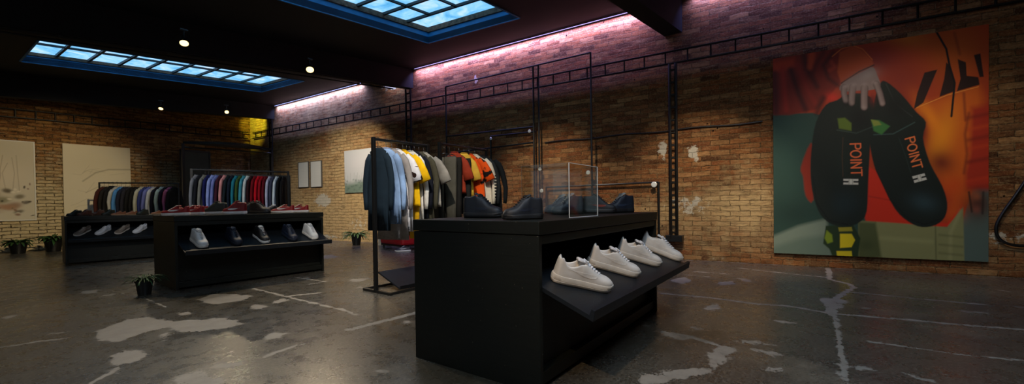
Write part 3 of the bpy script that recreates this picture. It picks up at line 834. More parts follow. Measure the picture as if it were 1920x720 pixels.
_shoe_cache = {}
def leather(c, rough=.5, noise=.08): 
    k = ('L', c, rough)
    if k not in _fab: _fab[k] = plain('leather', c, rough, noise=noise, nscale=20)
    return _fab[k]
def copy_tree(o, parent=None):
    c = o.copy(); COL.objects.link(c)
    if parent is not None: c.parent = parent
    for ch in o.children: copy_tree(ch, c)
    return c
_proto = {}
def shoe(style, loc, rz, label, group=None, pitch=0.0, name='sneaker', cat='sneaker', scale=1.0):
    """style: (kind, upper, sole, laces, tongue, stripe, insole)"""
    if style not in _proto:
        kind, up, so, la, to, st, ins = style
        r = thing(name, label, cat)
        ms = shoe_meshes(kind == 'hi')
        cols = dict(upper=up, sole=so, tongue=to, laces=la, side_stripe=st, insole=ins)
        for nm, bm in ms.items():
            c = cols[nm]
            if c is None: bm.free(); continue
            o = link(nm, bm, leather(c, .55 if nm != 'laces' else .8), r, nm in ('upper', 'sole', 'tongue', 'laces'), 45 if nm == 'sole' else None)
        _proto[style] = r
    else:
        r = copy_tree(_proto[style]); 
        for k in ('group',):
            if k in r: del r[k]
    r['label'] = label; r['category'] = cat
    if group: r['group'] = group
    r.location = loc; r.rotation_euler = (0, pitch, rz); r.scale = (scale*1.13,)*3
    r.rotation_mode = 'XYZ'
    if style[0] == 'hi': r.scale = (scale*1.13*.94, scale*1.13*1.06, scale*1.13*1.10)
    return r

WHITE = ('lo', (214, 208, 200), (208, 200, 188), (226, 224, 226), (214, 210, 208), (216, 210, 202), (96, 112, 150))
tilt = math.atan2(.69-.461, .57)
def on_shelf(D, sh, lx, ly):
    z = sh[3]+(sh[1]-sh[3])*(ly-sh[2])/(sh[0]-sh[2]); return dloc(D, lx, ly, z+.001)
SH1 = (.30, .69, -.27, .461)
def shelf_plane(D, sh):
    c, s = math.cos(D['rz']), math.sin(D['rz']); k = (sh[1]-sh[3])/(sh[0]-sh[2])
    n = Vector((-s*-k, -k*c, 1)); n = Vector((k*s, -k*c, 1))
    p = on_shelf(D, sh, 0, 0); return n, n.dot(p)
for heel, toe, lab in (((1036, 523), (1141, 547), 'white low sneaker on the sloped shelf of the front counter, nearest of the four'),
                       ((1103, 494), (1194, 520), 'white low sneaker, second nearest of four on the front counter shelf'),
                       ((1156, 477), (1235, 500), 'white low sneaker, second farthest of four on the front counter shelf'),
                       ((1202, 462), (1273, 490), 'white low sneaker farthest along the front counter shelf, by its open end')):
    n, c = shelf_plane(D1, SH1); a = pick(*heel, n, c); b_ = pick(*toe, n, c); d = (b_-a); 
    ctr = (a+b_)/2
    ly = ctr.y-D1['y']; lx = ctr.x-D1['x']
    az = math.atan2(d.y, d.x)
    # pose on the slope: forward axis lies in the shelf plane
    fwd = Vector((math.cos(az), math.sin(az), 0)); nn = n.normalized(); fwd = (fwd-nn*fwd.dot(nn)).normalized(); left = nn.cross(fwd)
    r = shoe(WHITE, (0, 0, 0), 0, lab)
    Mx = Matrix((( fwd.x, left.x, nn.x), (fwd.y, left.y, nn.y), (fwd.z, left.z, nn.z)))
    r.rotation_euler = Mx.to_euler(); r.location = ctr+nn*.0005
    r.scale = (1.28, 1.18, 1.42)

BLK = ('hi', (20, 24, 32), (14, 15, 18), (20, 22, 26), (22, 25, 32), (24, 30, 44), (30, 34, 44))
BLKW = ('hi', (22, 28, 40), (16, 18, 22), (120, 116, 110), (150, 145, 138), (40, 52, 72), (30, 34, 44))
RST = ('hi', (22, 24, 28), (16, 16, 18), (20, 20, 22), (22, 24, 28), (120, 42, 26), (30, 34, 44))
Z1 = D1['H']+.0005
PIc = math.pi
shoe(BLK, (2.21, 1.84, Z1), math.radians(-78), 'black sneaker at the left end of the front counter top, toe towards the acrylic case', scale=.92)
shoe(BLK, (2.05, 1.40, Z1), math.radians(146), 'black sneaker at the near corner of the front counter top, toe pointing left', scale=.80)
shoe(BLKW, (3.42, 1.92, Z1), math.radians(152), 'black sneaker with grey tongue seen through the acrylic case, the left one', scale=.95)
shoe(BLKW, (3.10, 1.66, Z1), math.radians(152), 'black sneaker with grey tongue just behind the acrylic case, the nearer one', scale=.95)
shoe(RST, (3.44, 1.52, Z1), math.radians(-55), 'black sneaker with rust side stripe behind the acrylic case', scale=.95)
shoe(BLKW, (3.70, 1.44, Z1), math.radians(146), 'black sneaker with pale laces on the counter top, right of the acrylic case', scale=.97)

# counter 2: five on the slope, toe to the front; a row along the top
WHI = ('hi', (206, 204, 200), (214, 208, 198), (190, 190, 190), (200, 198, 194), (196, 192, 186), (80, 80, 90))
NAV = ('hi', (14, 22, 40), (16, 24, 38), (24, 34, 50), (18, 28, 46), (30, 44, 66), (20, 20, 30))
BWS = ('hi', (18, 18, 20), (206, 206, 204), (150, 150, 150), (196, 196, 192), (30, 30, 32), (20, 20, 22))
for px, st, lab in ((373, WHI, 'white high-top sneaker on the middle counter shelf, toe to the front, left end'),
                    (438, NAV, 'dark navy high-top sneaker between the white and the black-and-white one on the middle counter shelf'),
                    (490, BWS, 'black high-top sneaker with white toe sole at the centre of the middle counter shelf'),
                    (543, NAV, 'dark navy high-top sneaker, the right one of two on the middle counter shelf'),
                    (582, WHI, 'white high-top sneaker on the middle counter shelf, toe to the front, right end')):
    n, c = shelf_plane(D2, S2); nn = n.normalized()
    lx, _ = d_front(D2, px, 455, -.09)
    ctr = on_shelf(D2, S2, lx, -.075)
    az = D2['rz']-PI/2+.12
    fwd = Vector((math.cos(az), math.sin(az), 0)); fwd = (fwd-nn*fwd.dot(nn)).normalized(); left = nn.cross(fwd)
    r = shoe(st, (0, 0, 0), 0, lab, name='high_top_sneaker')
    if st in (WHI, NAV): r.name = 'high_top_sneaker'
    r.rotation_euler = Matrix(((fwd.x, left.x, nn.x), (fwd.y, left.y, nn.y), (fwd.z, left.z, nn.z))).to_euler(); r.location = ctr+nn*.0005
RED = ('lo', (142, 18, 20), (226, 216, 206), (222, 212, 204), (150, 24, 24), (226, 214, 206), (206, 196, 190))
OLV = ('hi', (30, 34, 24), (214, 208, 198), (26, 28, 22), (28, 32, 24), (36, 40, 30), (30, 30, 30))
RDW = ('hi', (120, 14, 20), (226, 222, 218), (110, 14, 20), (122, 16, 22), (226, 222, 218), (60, 10, 14))
BKK = ('hi', (20, 20, 22), (26, 26, 28), (30, 30, 32), (24, 24, 26), (40, 42, 46), (20, 20, 22))
BKW = ('lo', (26, 28, 26), (34, 34, 34), (200, 200, 198), (210, 208, 204), (36, 40, 36), (20, 20, 22))
left_az = math.atan2(-R3.y, -R3.x)
for px, ly, st, daz, lab in ((329, .16, RED, 0, 'red low sneaker with white laces at the left end of the middle counter top'),
                             (358, .32, RED, 0, 'red low sneaker second from the left on the middle counter top'),
                             (366, .74, RED, .1, 'red low sneaker behind the second one, beside the lilac shirt, on the middle counter top'),
                             (402, .44, OLV, .2, 'dark olive sneaker with white sole on the middle counter top'),
                             (440, .16, RDW, .0, 'dark red high sneaker with thick white sole on the middle counter top'),
                             (468, .46, BKK, .3, 'black sneaker right of the dark red high one on the middle counter top'),
                             (488, .18, BKK, 2.9, 'black sneaker in front of the red shirts on the middle counter top'),
                             (508, .48, BKW, .9, 'black low sneaker with white tongue on the middle counter top'),
                             (530, .16, RED, 0, 'red low sneaker second from the right on the middle counter top'),
                             (558, .32, RED, 0, 'red low sneaker at the right end of the middle counter top')):
    lx, _ = d_front(D2, px, 395, ly)
    shoe(st, dloc(D2, lx, ly, D2['H']+.0005), left_az+daz, lab)
# counter 3
BRN = ('hi', (86, 46, 26), (60, 40, 28), (70, 40, 24), (86, 50, 30), (96, 54, 32), (40, 26, 18))
DGR = ('hi', (24, 34, 26), (22, 26, 22), (26, 34, 28), (26, 36, 28), (34, 46, 36), (20, 20, 20))
TAN = ('lo', (128, 72, 36), (150, 120, 90), (110, 70, 44), (130, 80, 48), (150, 96, 60), (60, 40, 30))
GRY = ('lo', (112, 104, 98), (200, 196, 190), (170, 166, 160), (120, 112, 106), (90, 84, 80), (60, 56, 54))
WH3 = ('lo', (198, 204, 214), (206, 210, 216), (210, 214, 220), (200, 206, 214), (190, 196, 206), (120, 126, 140))
for px, ly, st, daz, lab in ((139, .25, DGR, 0, 'dark green boot at the left end of the farthest counter top'),
                             (158, .18, BRN, 0, 'brown leather boot next to the dark green one on the farthest counter top'),
                             (183, .34, BRN, .5, 'brown leather boot, third from the left on the farthest counter top'),
                             (203, .2, DGR, .2, 'dark green boot under the blue shirt on the farthest counter top'),
                             (222, .15, TAN, 0, 'tan suede shoe on the farthest counter top, left of two'),
                             (245, .30, TAN, .3, 'tan suede shoe on the farthest counter top, right of two'),
                             (267, .16, DGR, .3, 'dark green boot right of the tan shoes on the farthest counter top'),
                             (295, .3, TAN, 0, 'tan suede shoe showing past the left end of the middle counter')):
    lx, _ = d_front(D3, px, 398, ly)
    if lx > D3['W']-.12: lx = D3['W']-.16
    shoe(st, dloc(D3, lx, ly, D3['H']+.0005), left_az+daz*.5+1.15, lab, scale=.68, name='boot' if 'boot' in lab else 'suede_shoe', cat='boot' if 'boot' in lab else 'shoe')
S3 = (.30, .70, -.12, .45)
for px, st, lab in ((154, GRY, 'grey low sneaker with brown sheen at the left end of the farthest counter shelf'),
                    (193, WH3, 'white low sneaker second from the left on the farthest counter shelf'),
                    (229, GRY, 'grey low sneaker third from the left on the farthest counter shelf'),
                    (262, WH3, 'white low sneaker at the right end of the farthest counter shelf')):
    n, c = shelf_plane(D3, S3); nn = n.normalized(); lx, _ = d_front(D3, px, 432, .08); ctr = on_shelf(D3, S3, lx, .09)
    az = D3['rz']-PI/2-.75
    fwd = Vector((math.cos(az), math.sin(az), 0)); fwd = (fwd-nn*fwd.dot(nn)).normalized(); left = nn.cross(fwd)
    r = shoe(st, (0, 0, 0), 0, lab, scale=.88)
    r.rotation_euler = Matrix(((fwd.x, left.x, nn.x), (fwd.y, left.y, nn.y), (fwd.z, left.z, nn.z))).to_euler(); r.location = ctr+nn*.001

# acrylic case on counter 1
cx0, cx1, cy0, cy1, ch = 2.335, 2.765, 1.235, 1.60, .352
r = thing('acrylic_case', 'clear acrylic display case standing on the front counter', 'display case', (cx0, cy0, Z1))
w, d = cx1-cx0, cy1-cy0; t = .005
for nm, a in (('front_pane', (t, w-t, 0, t, 0, ch)), ('rear_pane', (t, w-t, d-t, d, 0, ch)), ('side_pane', (0, t, 0, d, 0, ch)), ('side_pane', (w-t, w, 0, d, 0, ch)), ('top_pane', (t, w-t, t, d-t, ch-t, ch))):
    bm = bmesh.new(); box(bm, *a); link(nm, bm, ACR, r)
bm = bmesh.new()
e = .0022
for x, y in ((0, 0), (w, 0)): box(bm, x-e, x+e, y-e, y+e, 0, ch)
box(bm, 0, w, -e*.6, e*.6, ch-e, ch+e*.4)
box(bm, 0, w, -e, e, 0, 2*e)
link('lit_edge', bm, ACRE, r)
bm = bmesh.new()
box(bm, -.001, .001, 0, d, ch-.001, ch+.001); box(bm, 0, w, d-.001, d+.001, ch-.001, ch+.001); box(bm, w-.001, w+.001, 0, d, ch-.001, ch+.001); box(bm, -.001, .001, d-.001, d+.001, 0, ch)
link('rear_edge', bm, ACRE2, r)

# ================================================================== CLOTHES
def elring(bm, cx, cy, cz, a, b, n=20, fold=0.0, ph=0.0, k=5, axis=None):
    """horizontal-ish ring, a half thickness (x), b half width (y)"""
    vs = []
    for i in range(n):
        t = 2*PI*i/n; x = math.cos(t); y = math.sin(t)
        x = math.copysign(abs(x)**.8, x); y = math.copysign(abs(y)**.85, y)
        f = fold*math.sin(k*y*2.2+ph)
        vs.append(bm.verts.new((cx+x*a+f, cy+y*b, cz)))
    return vs
def skin(bm, rings, cap0=False, cap1=False, mat=0):
    n = len(rings[0])
    for A_, B_ in zip(rings, rings[1:]):
        for i in range(n): bm.faces.new((A_[i], A_[(i+1) % n], B_[(i+1) % n], B_[i])).material_index = mat
    if cap0: bm.faces.new(rings[0][::-1])
    if cap1: bm.faces.new(rings[-1])
def torso(L, rnd, w=.225, th=.055, flare=1.05):
    nk = min(.040, th*.9)
    bm = bmesh.new(); R = []
    ph = rnd.uniform(0, 6); k = rnd.choice((3, 4, 5))
    for z, b, a in ((-.098, .050, nk), (-.112, .078, nk), (-.140, .118, nk), (-.180, .155*w/.225, nk*.98), (-.225, w*.83, th*.85), (-.28, w*.92, th*.80), (-.36, w*.94, th*.72), (-.5, w*.95, th*.72), (-.62, w*1.0, th*.72), (-.75, w*1.02, th*.72), (-L, w*flare, th*.74)):
        if z < -L+.02 and z != -L: continue
        t = min(1, max(0, (-z-.15)/.5)); R.append(elring(bm, 0, 0, z, a, b, 28, .24*th*t, ph+z*2.5, k))
    skin(bm, R); 
    # turned-in hem and neck
    for ring, s, dz in ((R[-1], .9, .012), (R[0], .75, -.012)):
        cx = sum(v.co.x for v in ring)/len(ring); vs = [bm.verts.new((cx+(v.co.x-cx)*s, v.co.y*s, v.co.z+dz)) for v in ring]
        n = len(ring)
        for i in range(n): bm.faces.new((ring[i], ring[(i+1) % n], vs[(i+1) % n], vs[i]))
    return bm
def sleeve(side, long, rnd, w=.225, th=.04):
    bm = bmesh.new(); R = []
    j = rnd.uniform(-.02, .02)
    if long: path = [(w*.62, -.185, .034, .060), (w*.88, -.25, .038, .062), (w*1.06, -.36, .038, .056), (w*1.17, -.48, .036, .050), (w*1.20+j, -.60, .034, .045), (w*1.17+j, -.74, .030, .038), (w*1.14+j, -.83, .026, .034)]
    else: path = [(w*.62, -.185, .034, .060), (w*.92, -.25, .038, .075), (w*1.18, -.37, .040, .092), (w*1.36, -.49, .040, .104)]
    prev = None
    for i, (y, z, a, b) in enumerate(path):
        p = Vector((0, y, z)); q = Vector((0, *path[min(i+1, len(path)-1)][:2])); o_ = Vector((0, *path[max(i-1, 0)][:2])); t = (q-o_).normalized()
        nrm = Vector((0, -t.z, t.y)); vs = []
        for k in range(14):
            an = 2*PI*k/14; v = p + Vector((1, 0, 0))*a*math.cos(an)*.85 + nrm*b*math.sin(an)*.8
            v.x *= th*.95/.036; v.x += .05*th*math.sin(9*z*3+k)
            vs.append(bm.verts.new((v.x, v.y*side, v.z)))
        R.append(vs)
    skin(bm, R, True, True); return bm
def collar(hood=False, nk=.038):
    bm = bmesh.new()
    if hood:
        R = [elring(bm, 0, 0, -.10, nk*.7, .075, 16), elring(bm, 0, 0, -.075, nk*.9, .085, 16), elring(bm, 0, 0, -.10, nk, .10, 16), elring(bm, 0, 0, -.16, nk, .105, 16)]
        skin(bm, R)
    else:
        tube(bm, [(nk*.86*math.cos(t), .058*math.sin(t), -.098-.012*math.cos(t)) for t in [2*PI*i/20 for i in range(20)]], min(.007, nk*.14), 6, closed=True)
    return bm
def trousers(L, w, rnd, th=.045):
    bm = bmesh.new()
    for s in (-1, 1):
        R = []
        for z, b, a in ((-.178, w*.46, .6), (-.23, w*.485, .85), (-.35, w*.475, .9), (-.6, w*.44, .9), (-.8, w*.40, .85), (-L, w*.36, .8)):
            R.append(elring(bm, 0, s*w*.497, z, a*th, b, 16, .08*th, z*3+s, 3))
        skin(bm, R, True, True)
    return bm
def dress(L, rnd, th=.045):
    return torso(L, rnd, .20, th, 1.2)
def make_garment(kind, col, label, M4, pattern=None, trim=None, group=None, L=None, w=.225, th=.045):
    rnd = random.Random(hash((kind, col)) % 9999 if False else (col[0]*3+col[1]*5+col[2]*7+len(label)))
    mat = fabric(col, pattern); L = (L*1.22 if L else None) or {'t_shirt': .74, 'long_shirt': .80, 'jacket': .82, 'hoodie': .80, 'trousers': 1.02, 'dress': 1.12}[kind]
    cat = {'t_shirt': 't-shirt', 'long_shirt': 'shirt', 'jacket': 'jacket', 'hoodie': 'hoodie', 'trousers': 'trousers', 'dress': 'dress'}[kind]
    nm = {'long_shirt': 'long_sleeved_shirt'}.get(kind, kind)
    if kind == 'trousers': o = link(nm, trousers(L, .2, rnd, th), mat, None, True)
    else:
        o = link(nm, torso(L, rnd, w, th) if kind != 'dress' else dress(L, rnd, th), mat, None, True)
        for s in (-1, 1):
            link('sleeve', sleeve(s, kind != 't_shirt', rnd, w, th), fabric(trim) if (trim and kind == 'long_shirt' and s == 1 and False) else mat, o, True)
        link('hood' if kind == 'hoodie' else 'collar', collar(kind == 'hoodie', min(.040, th*.9)), fabric(trim) if trim else mat, o, True)
    o.matrix_world = M4; tag(o, label, cat, group); return o
_hp = {}
def make_hanger(M4, label, clip=False, group=None, thin=False):
    key = clip
    if key not in _hp:
        bm = bmesh.new()
        for s in (-1, 1): tube(bm, [(0, 0, -.124), (0, s*.045, -.133), (0, s*.072, -.146), (0, s*.098, -.166)], [(.006, .010)]*4, 8)
        if clip: tube(bm, [(0, -.096, -.163), (0, .096, -.163)], .004, 6)
        h = link('clothes_hanger', bm, plain('black_hanger', (14, 14, 14), .4), None, True)
        bm = bmesh.new()
        pts = [(0, .0, -.09), (0, 0, -.035), (0, .006, -.024)]+[(0, .0215*math.sin(a)*-1+.0, .0215*math.cos(a)) for a in [PI*.78-PI*1.28*i/9 for i in range(10)]]
        pts = [(0, 0, -.128), (0, 0, -.05), (0, .004, -.036)]+[(0, .0245*math.cos(a), .0245*math.sin(a)) for a in [math.radians(-70+ i*230/10) for i in range(11)]]
        tube(bm, pts, .0028, 6); link('hook', bm, HOOK, h, True); _hp[key] = h
    else: h = copy_tree(_hp[key])
    h.matrix_world = M4; tag(h, label, 'clothes hanger')
    if group: h['group'] = group
    elif 'group' in h: del h['group']
    return h

def rack(label, p0, p1, H, post=.04, base=True, tray=False, bars=1):
    """p0,p1 ground points of the two posts"""
    p0 = Vector((*p0, 0)); p1 = Vector((*p1, 0)); L = (p1-p0).length; ang = math.atan2(p1.y-p0.y, p1.x-p0.x)
    r = thing('clothes_rack', label, 'clothes rack', p0, ang); h = post/2
    for x in (0, L):
        bm = bmesh.new(); box(bm, x-h, x+h, -h, h, .0, H+h, .002); link('post', bm, STEEL, r)
        bm = bmesh.new(); box(bm, x-h, x+h, -.30, .24, 0, post*.75, .002); link('foot', bm, STEEL, r)
    bm = bmesh.new(); tube(bm, [(h, 0, H), (L-h, 0, H)], .0165, 10); link('hanging_rail', bm, STEEL, r)
    for y in (-.28, .22):
        bm = bmesh.new(); box(bm, h, L-h, y-.014, y+.014, .004, .032, .002); link('base_bar', bm, STEEL, r)
    if tray:
        bm = bmesh.new(); extrude_profile(bm, [(.21, .20), (-.20, .045), (-.215, .075), (-.23, .07), (-.21, .025), (.215, .182)], h+.16, L-h); link('sloped_tray', bm, WOOD2, r)
    return r, ang, L, p0

def hang(rk, items, names, ylo=.0, tilt=0.0, wmul=1.0, seed=1, spin=0.0):
    """items: (fraction along rail, kind, colour, label, options)"""
    r, ang, L, p0, H = rk; rnd = random.Random(seed)
    for i, (f, kind, col, label, opt) in enumerate(items):
        x = .03+f*(L-.06)
        pos = p0+Vector((math.cos(ang)*x, math.sin(ang)*x, H))
        xs = [.03+g[0]*(L-.06) for g in items]
        near = min([abs(x-q) for k_, q in enumerate(xs) if k_ != i]+[x-.02+.03, L-x-.02+.03])
        th = min(.045, near*.5*math.cos(spin)*.96)
        a = ang+spin
        M4 = Matrix.Translation(pos) @ Matrix.Rotation(a, 4, 'Z')
        opt = dict(opt)
        clip = kind == 'trousers'
        make_hanger(M4, 'black hanger carrying the '+label, clip, None)
        dz = opt.pop('dz', 0); yy = opt.pop('dy', 0)
        make_garment(kind, col, label, M4 @ Matrix.Translation((0, yy, dz-.002 if not clip else -.002)), th=th, **opt)

H1 = 1.80
R1 = (*rack('black steel clothes rack nearest the camera, with the dark blue jacket and sloped tray', (2.975, 4.13), (3.80, 4.11), H1, tray=True), H1)
hang(R1, [
    (.04, 'jacket', (22, 36, 46), 'dark blue green jacket at the left end of the nearest rack', dict(L=.88, w=.162)),
    (.19, 'long_shirt', (116, 140, 172), 'light blue denim shirt between the dark jacket and the grey dress', dict(pattern='denim', L=.82, w=.20)),
    (.295, 'dress', (146, 138, 132), 'long grey dress third along the nearest rack', dict(L=.98)),
    (.40, 't_shirt', (226, 222, 222), 'white t-shirt with dark print before the yellow one', dict(pattern='print', L=.90, w=.215)),
    (.51, 't_shirt', (240, 186, 10), 'bright yellow t-shirt on the nearest rack', dict(L=.66, w=.245)),
    (.59, 'trousers', (226, 170, 20), 'long mustard yellow trousers under the yellow t-shirt', dict(L=.98)),
    (.66, 'long_shirt', (222, 216, 204), 'cream shirt half hidden behind the yellow t-shirt', dict(L=.90, w=.19)),
    (.75, 'jacket', (18, 20, 30), 'black jacket between yellow and grey t-shirts', dict(L=.92, w=.2)),
    (.85, 'dress', (70, 66, 50), 'dark olive long dress under the grey t-shirt', dict(L=.96)),
    (.95, 't_shirt', (128, 122, 112), 'loose grey t-shirt at the right end of the nearest rack', dict(L=.66, pattern='denim', w=.25)),
], None, seed=4, spin=.24)
H2 = 1.86
R2 = (*rack('black steel clothes rack behind the front counter, with the orange t-shirt', (4.03, 4.12), (5.03, 4.10), H2), H2)
hang(R2, [
    (.06, 'trousers', (84, 80, 68), 'grey green trousers clipped at the left end of the second rack', dict(L=.9)),
    (.17, 'trousers', (30, 28, 24), 'black trousers clipped beside the grey green ones', dict(L=.9)),
    (.275, 't_shirt', (150, 52, 28), 'brick red t-shirt mostly hidden behind the black trousers', dict(L=.56, w=.17)),
    (.37, 'trousers', (34, 32, 28), 'black wide trousers left of the yellow t-shirt', dict(L=.80)),
    (.48, 't_shirt', (226, 176, 60), 'pale yellow t-shirt left of the orange one', dict(L=.62, w=.15)),
    (.60, 't_shirt', (236, 84, 14), 'orange t-shirt with black flower print', dict(L=.64, pattern='flower', w=.25)),
    (.73, 'long_shirt', (228, 214, 186), 'cream long-sleeved shirt with black dashes down the sleeve', dict(L=.76, pattern='dash', w=.27)),
    (.84, 'long_shirt', (40, 42, 42), 'charcoal long-sleeved shirt behind the cream one', dict(L=.76, w=.26)),
    (.94, 'jacket', (28, 30, 30), 'black jacket at the right end of the second rack', dict(L=.84, w=.30)),
], None, seed=9, spin=.24)
# rack behind the middle counter
HB = 1.74
R3_ = (*rack('long black clothes rack behind the middle counter', (2.76, 9.37), (4.25, 8.80), HB), HB)
cols = [('long_shirt', (120, 124, 132), 'grey shirt at the left end of the middle rack'), ('jacket', (22, 24, 32), 'black jacket second on the middle rack'), ('long_shirt', (120, 122, 116), 'faded grey shirt left of the navy one'),
        ('long_shirt', (20, 26, 80), 'deep navy shirt beside the lilac blue one'), ('long_shirt', (138, 156, 214), 'light lilac blue shirt hanging lowest on the middle rack'), ('long_shirt', (112, 126, 190), 'darker lilac shirt behind the light one'),
        ('long_shirt', (60, 26, 42), 'plum shirt between lilac and pink'), ('long_shirt', (204, 142, 142), 'dusty pink long shirt on the middle rack'), ('jacket', (22, 34, 40), 'dark teal jacket right of the pink shirt'),
        ('jacket', (18, 28, 44), 'dark navy jacket left of the turquoise shirt'), ('long_shirt', (30, 116, 136), 'turquoise shirt on the middle rack'), ('long_shirt', (58, 84, 40), 'green shirt between turquoise and blue'),
        ('long_shirt', (60, 140, 160), 'pale turquoise shirt left of the white one'), ('long_shirt', (196, 206, 206), 'white shirt left of the dark red ones'),
        ('jacket', (40, 12, 18), 'dark maroon jacket first of the reds'), ('long_shirt', (110, 12, 24), 'deep red shirt, left of the bright red'), ('long_shirt', (188, 10, 30), 'bright red shirt, brightest of the reds'),
        ('long_shirt', (150, 12, 28), 'red shirt right of the brightest one'), ('long_shirt', (92, 10, 24), 'wine red shirt, last of the reds'),
        ('long_shirt', (176, 180, 204), 'pale lavender shirt on the middle rack'), ('long_shirt', (60, 64, 84), 'slate blue shirt between the pale ones'), ('long_shirt', (206, 220, 228), 'ice white shirt near the right end of the middle rack'),
        ('jacket', (14, 14, 16), 'black coat near the right end of the middle rack'), ('jacket', (20, 20, 22), 'black coat at the right end of the middle rack')]
hang(R3_, [(.03+.94*i/(len(cols)-1), k, c, l, dict(L=.80 if 'lilac' not in l and 'pink' not in l and 'bright' not in l else .9, w=.2)) for i, (k, c, l) in enumerate(cols)], None, seed=21, spin=-.35)
HCk = 1.68
R4_ = (*rack('black clothes rack in front of the pale painting, behind the farthest counter', (2.33, 14.35), (3.72, 13.60), HCk, .03), HCk)
cols = [('jacket', (58, 26, 22), 'dark brown jacket at the left end of the far rack'), ('jacket', (24, 22, 22), 'black jacket second on the far rack'), ('hoodie', (16, 16, 18), 'black hooded top on the far rack'),
        ('long_shirt', (150, 150, 148), 'light grey shirt beside the black hooded top on the far rack'), ('long_shirt', (62, 112, 168), 'bright blue shirt on the far rack'), ('jacket', (22, 26, 44), 'navy jacket right of the bright blue shirt'),
        ('long_shirt', (30, 30, 40), 'dark slate shirt on the far rack'), ('jacket', (14, 14, 16), 'long black coat in the middle of the far rack'), ('jacket', (18, 18, 20), 'second black coat in the middle of the far rack'),
        ('long_shirt', (158, 158, 146), 'pale grey green shirt right of the black coats'), ('long_shirt', (44, 54, 110), 'royal blue shirt on the far rack'), ('long_shirt', (96, 104, 168), 'periwinkle shirt on the far rack'),
        ('long_shirt', (178, 182, 190), 'silver white shirt on the far rack'), ('jacket', (14, 14, 30), 'midnight jacket right of the silver shirt'), ('long_shirt', (150, 170, 170), 'pale mint shirt on the far rack'),
        ('jacket', (22, 18, 40), 'dark violet jacket on the far rack'), ('long_shirt', (160, 88, 120), 'rose pink shirt near the right end of the far rack'), ('jacket', (20, 22, 22), 'black jacket at the right end of the far rack')]
hang(R4_, [(.04+.92*i/(len(cols)-1), k, c, l, dict(L=.72, w=.19)) for i, (k, c, l) in enumerate(cols)], None, seed=31, spin=-.5)

# ================================================================== STEEL WALL FRAMES
def wall_pt(px, py, off): return on_rw(px, py, off)
def frame(label, segs, discs=(), r=.017, loc=None):
    o0 = Vector(segs[0][1][0]); root = thing('steel_wall_frame', label, 'wall frame', o0)
    for nm, pts in segs:
        bm = bmesh.new(); tube(bm, [Vector(p)-o0 for p in pts], r if nm != 'upright' else r*1.15, 8); link(nm, bm, STEEL, root)
    for p, rad in discs:
        p = Vector(p)-o0; bm = bmesh.new(); nv = Vector((-1, -WK, 0)).normalized()
        tube(bm, [p, p+nv*.02, p+nv*.045, p+nv*.05], [rad*.5, rad*.5, rad, rad*.8], 16); link('end_disc', bm, CHROME, root)
    return root
W = lambda Y, z, off=.05: Vector((rw(Y)-off, Y, z))
O_ = .16
frame('tall black steel wall frame right of the nearer clothes racks', [('upright', [W(6.94, .0, O_), W(6.94, 3.80, O_)]), ('upright', [W(4.62, 0, O_), W(4.62, 3.86, O_)]), ('upright', [W(4.50, 0, O_), W(4.50, 3.86, O_)]), ('upright', [W(3.38, 0, O_), W(3.38, 3.89, O_)]),
      ('top_bar', [W(6.94, 3.80, O_), W(3.38, 3.89, O_)]), ('cross_bar', [W(6.94, 2.63, O_), W(4.62, 2.61, O_)])],
      [(W(4.70, 2.52, O_+.0), .035), (W(4.47, 1.72, O_), .035), (W(3.44, 1.60, O_), .04), (W(4.44, 1.28, O_), .04)])
frame('small black steel wall frame above the right end of the second rack', [('upright', [W(5.75, 0, .08), W(5.75, 2.53, .08)]), ('top_bar', [W(6.9, 2.24, .08), W(4.66, 2.30, .08)]), ('cross_bar', [W(5.75, 2.53, .08), W(4.62, 2.52, .08)])], [(W(5.72, 2.47, .08), .03)])
frame('low black steel wall frame beside the cable riser, with a bright end disc', [('upright', [W(2.18, 0, .08), W(2.18, 1.37, .08)]), ('top_bar', [W(4.40, 1.35, .08), W(2.18, 1.37, .08)]), ('upright', [W(4.40, 0, .08), W(4.40, 1.35, .08)])], [(W(2.25, 1.33, .08), .05)])
root = thing('cable', 'thin dark line standing in for a brick ledge above the acrylic case', 'cable', W(4.45, 2.28, .02))  # dark tube stands in for the line of a brick ledge
bm = bmesh.new(); tube(bm, [W(Y, 2.28+.012*math.sin(Y*5), .03)-W(4.45, 2.28, .02) for Y in np.linspace(4.45, .6, 24)], .012, 6); link('ledge_line', bm, STEEL, root)
# hose loop at the right
pts = [(1945, 300), (1925, 335), (1905, 365), (1880, 400), (1868, 425), (1872, 445), (1890, 457), (1920, 461), (1960, 455)]
ps = [on_rw(x, y, .05) for x, y in pts]; root = thing('hose_loop', 'black hose looping down the brick right of the big poster', 'hose', ps[4])
bm = bmesh.new()
dense = []
for i in range(len(ps)-1):
    for t in (0, .25, .5, .75):
        p0_, p1_, p2_, p3_ = ps[max(i-1, 0)], ps[i], ps[i+1], ps[min(i+2, len(ps)-1)]
        dense.append(.5*((2*p1_)+(-p0_+p2_)*t+(2*p0_-5*p1_+4*p2_-p3_)*t*t+(-p0_+3*p1_-3*p2_+p3_)*t**3))
tube(bm, [p-ps[4] for p in dense], .017, 8); link('hose', bm, STEEL, root, True)

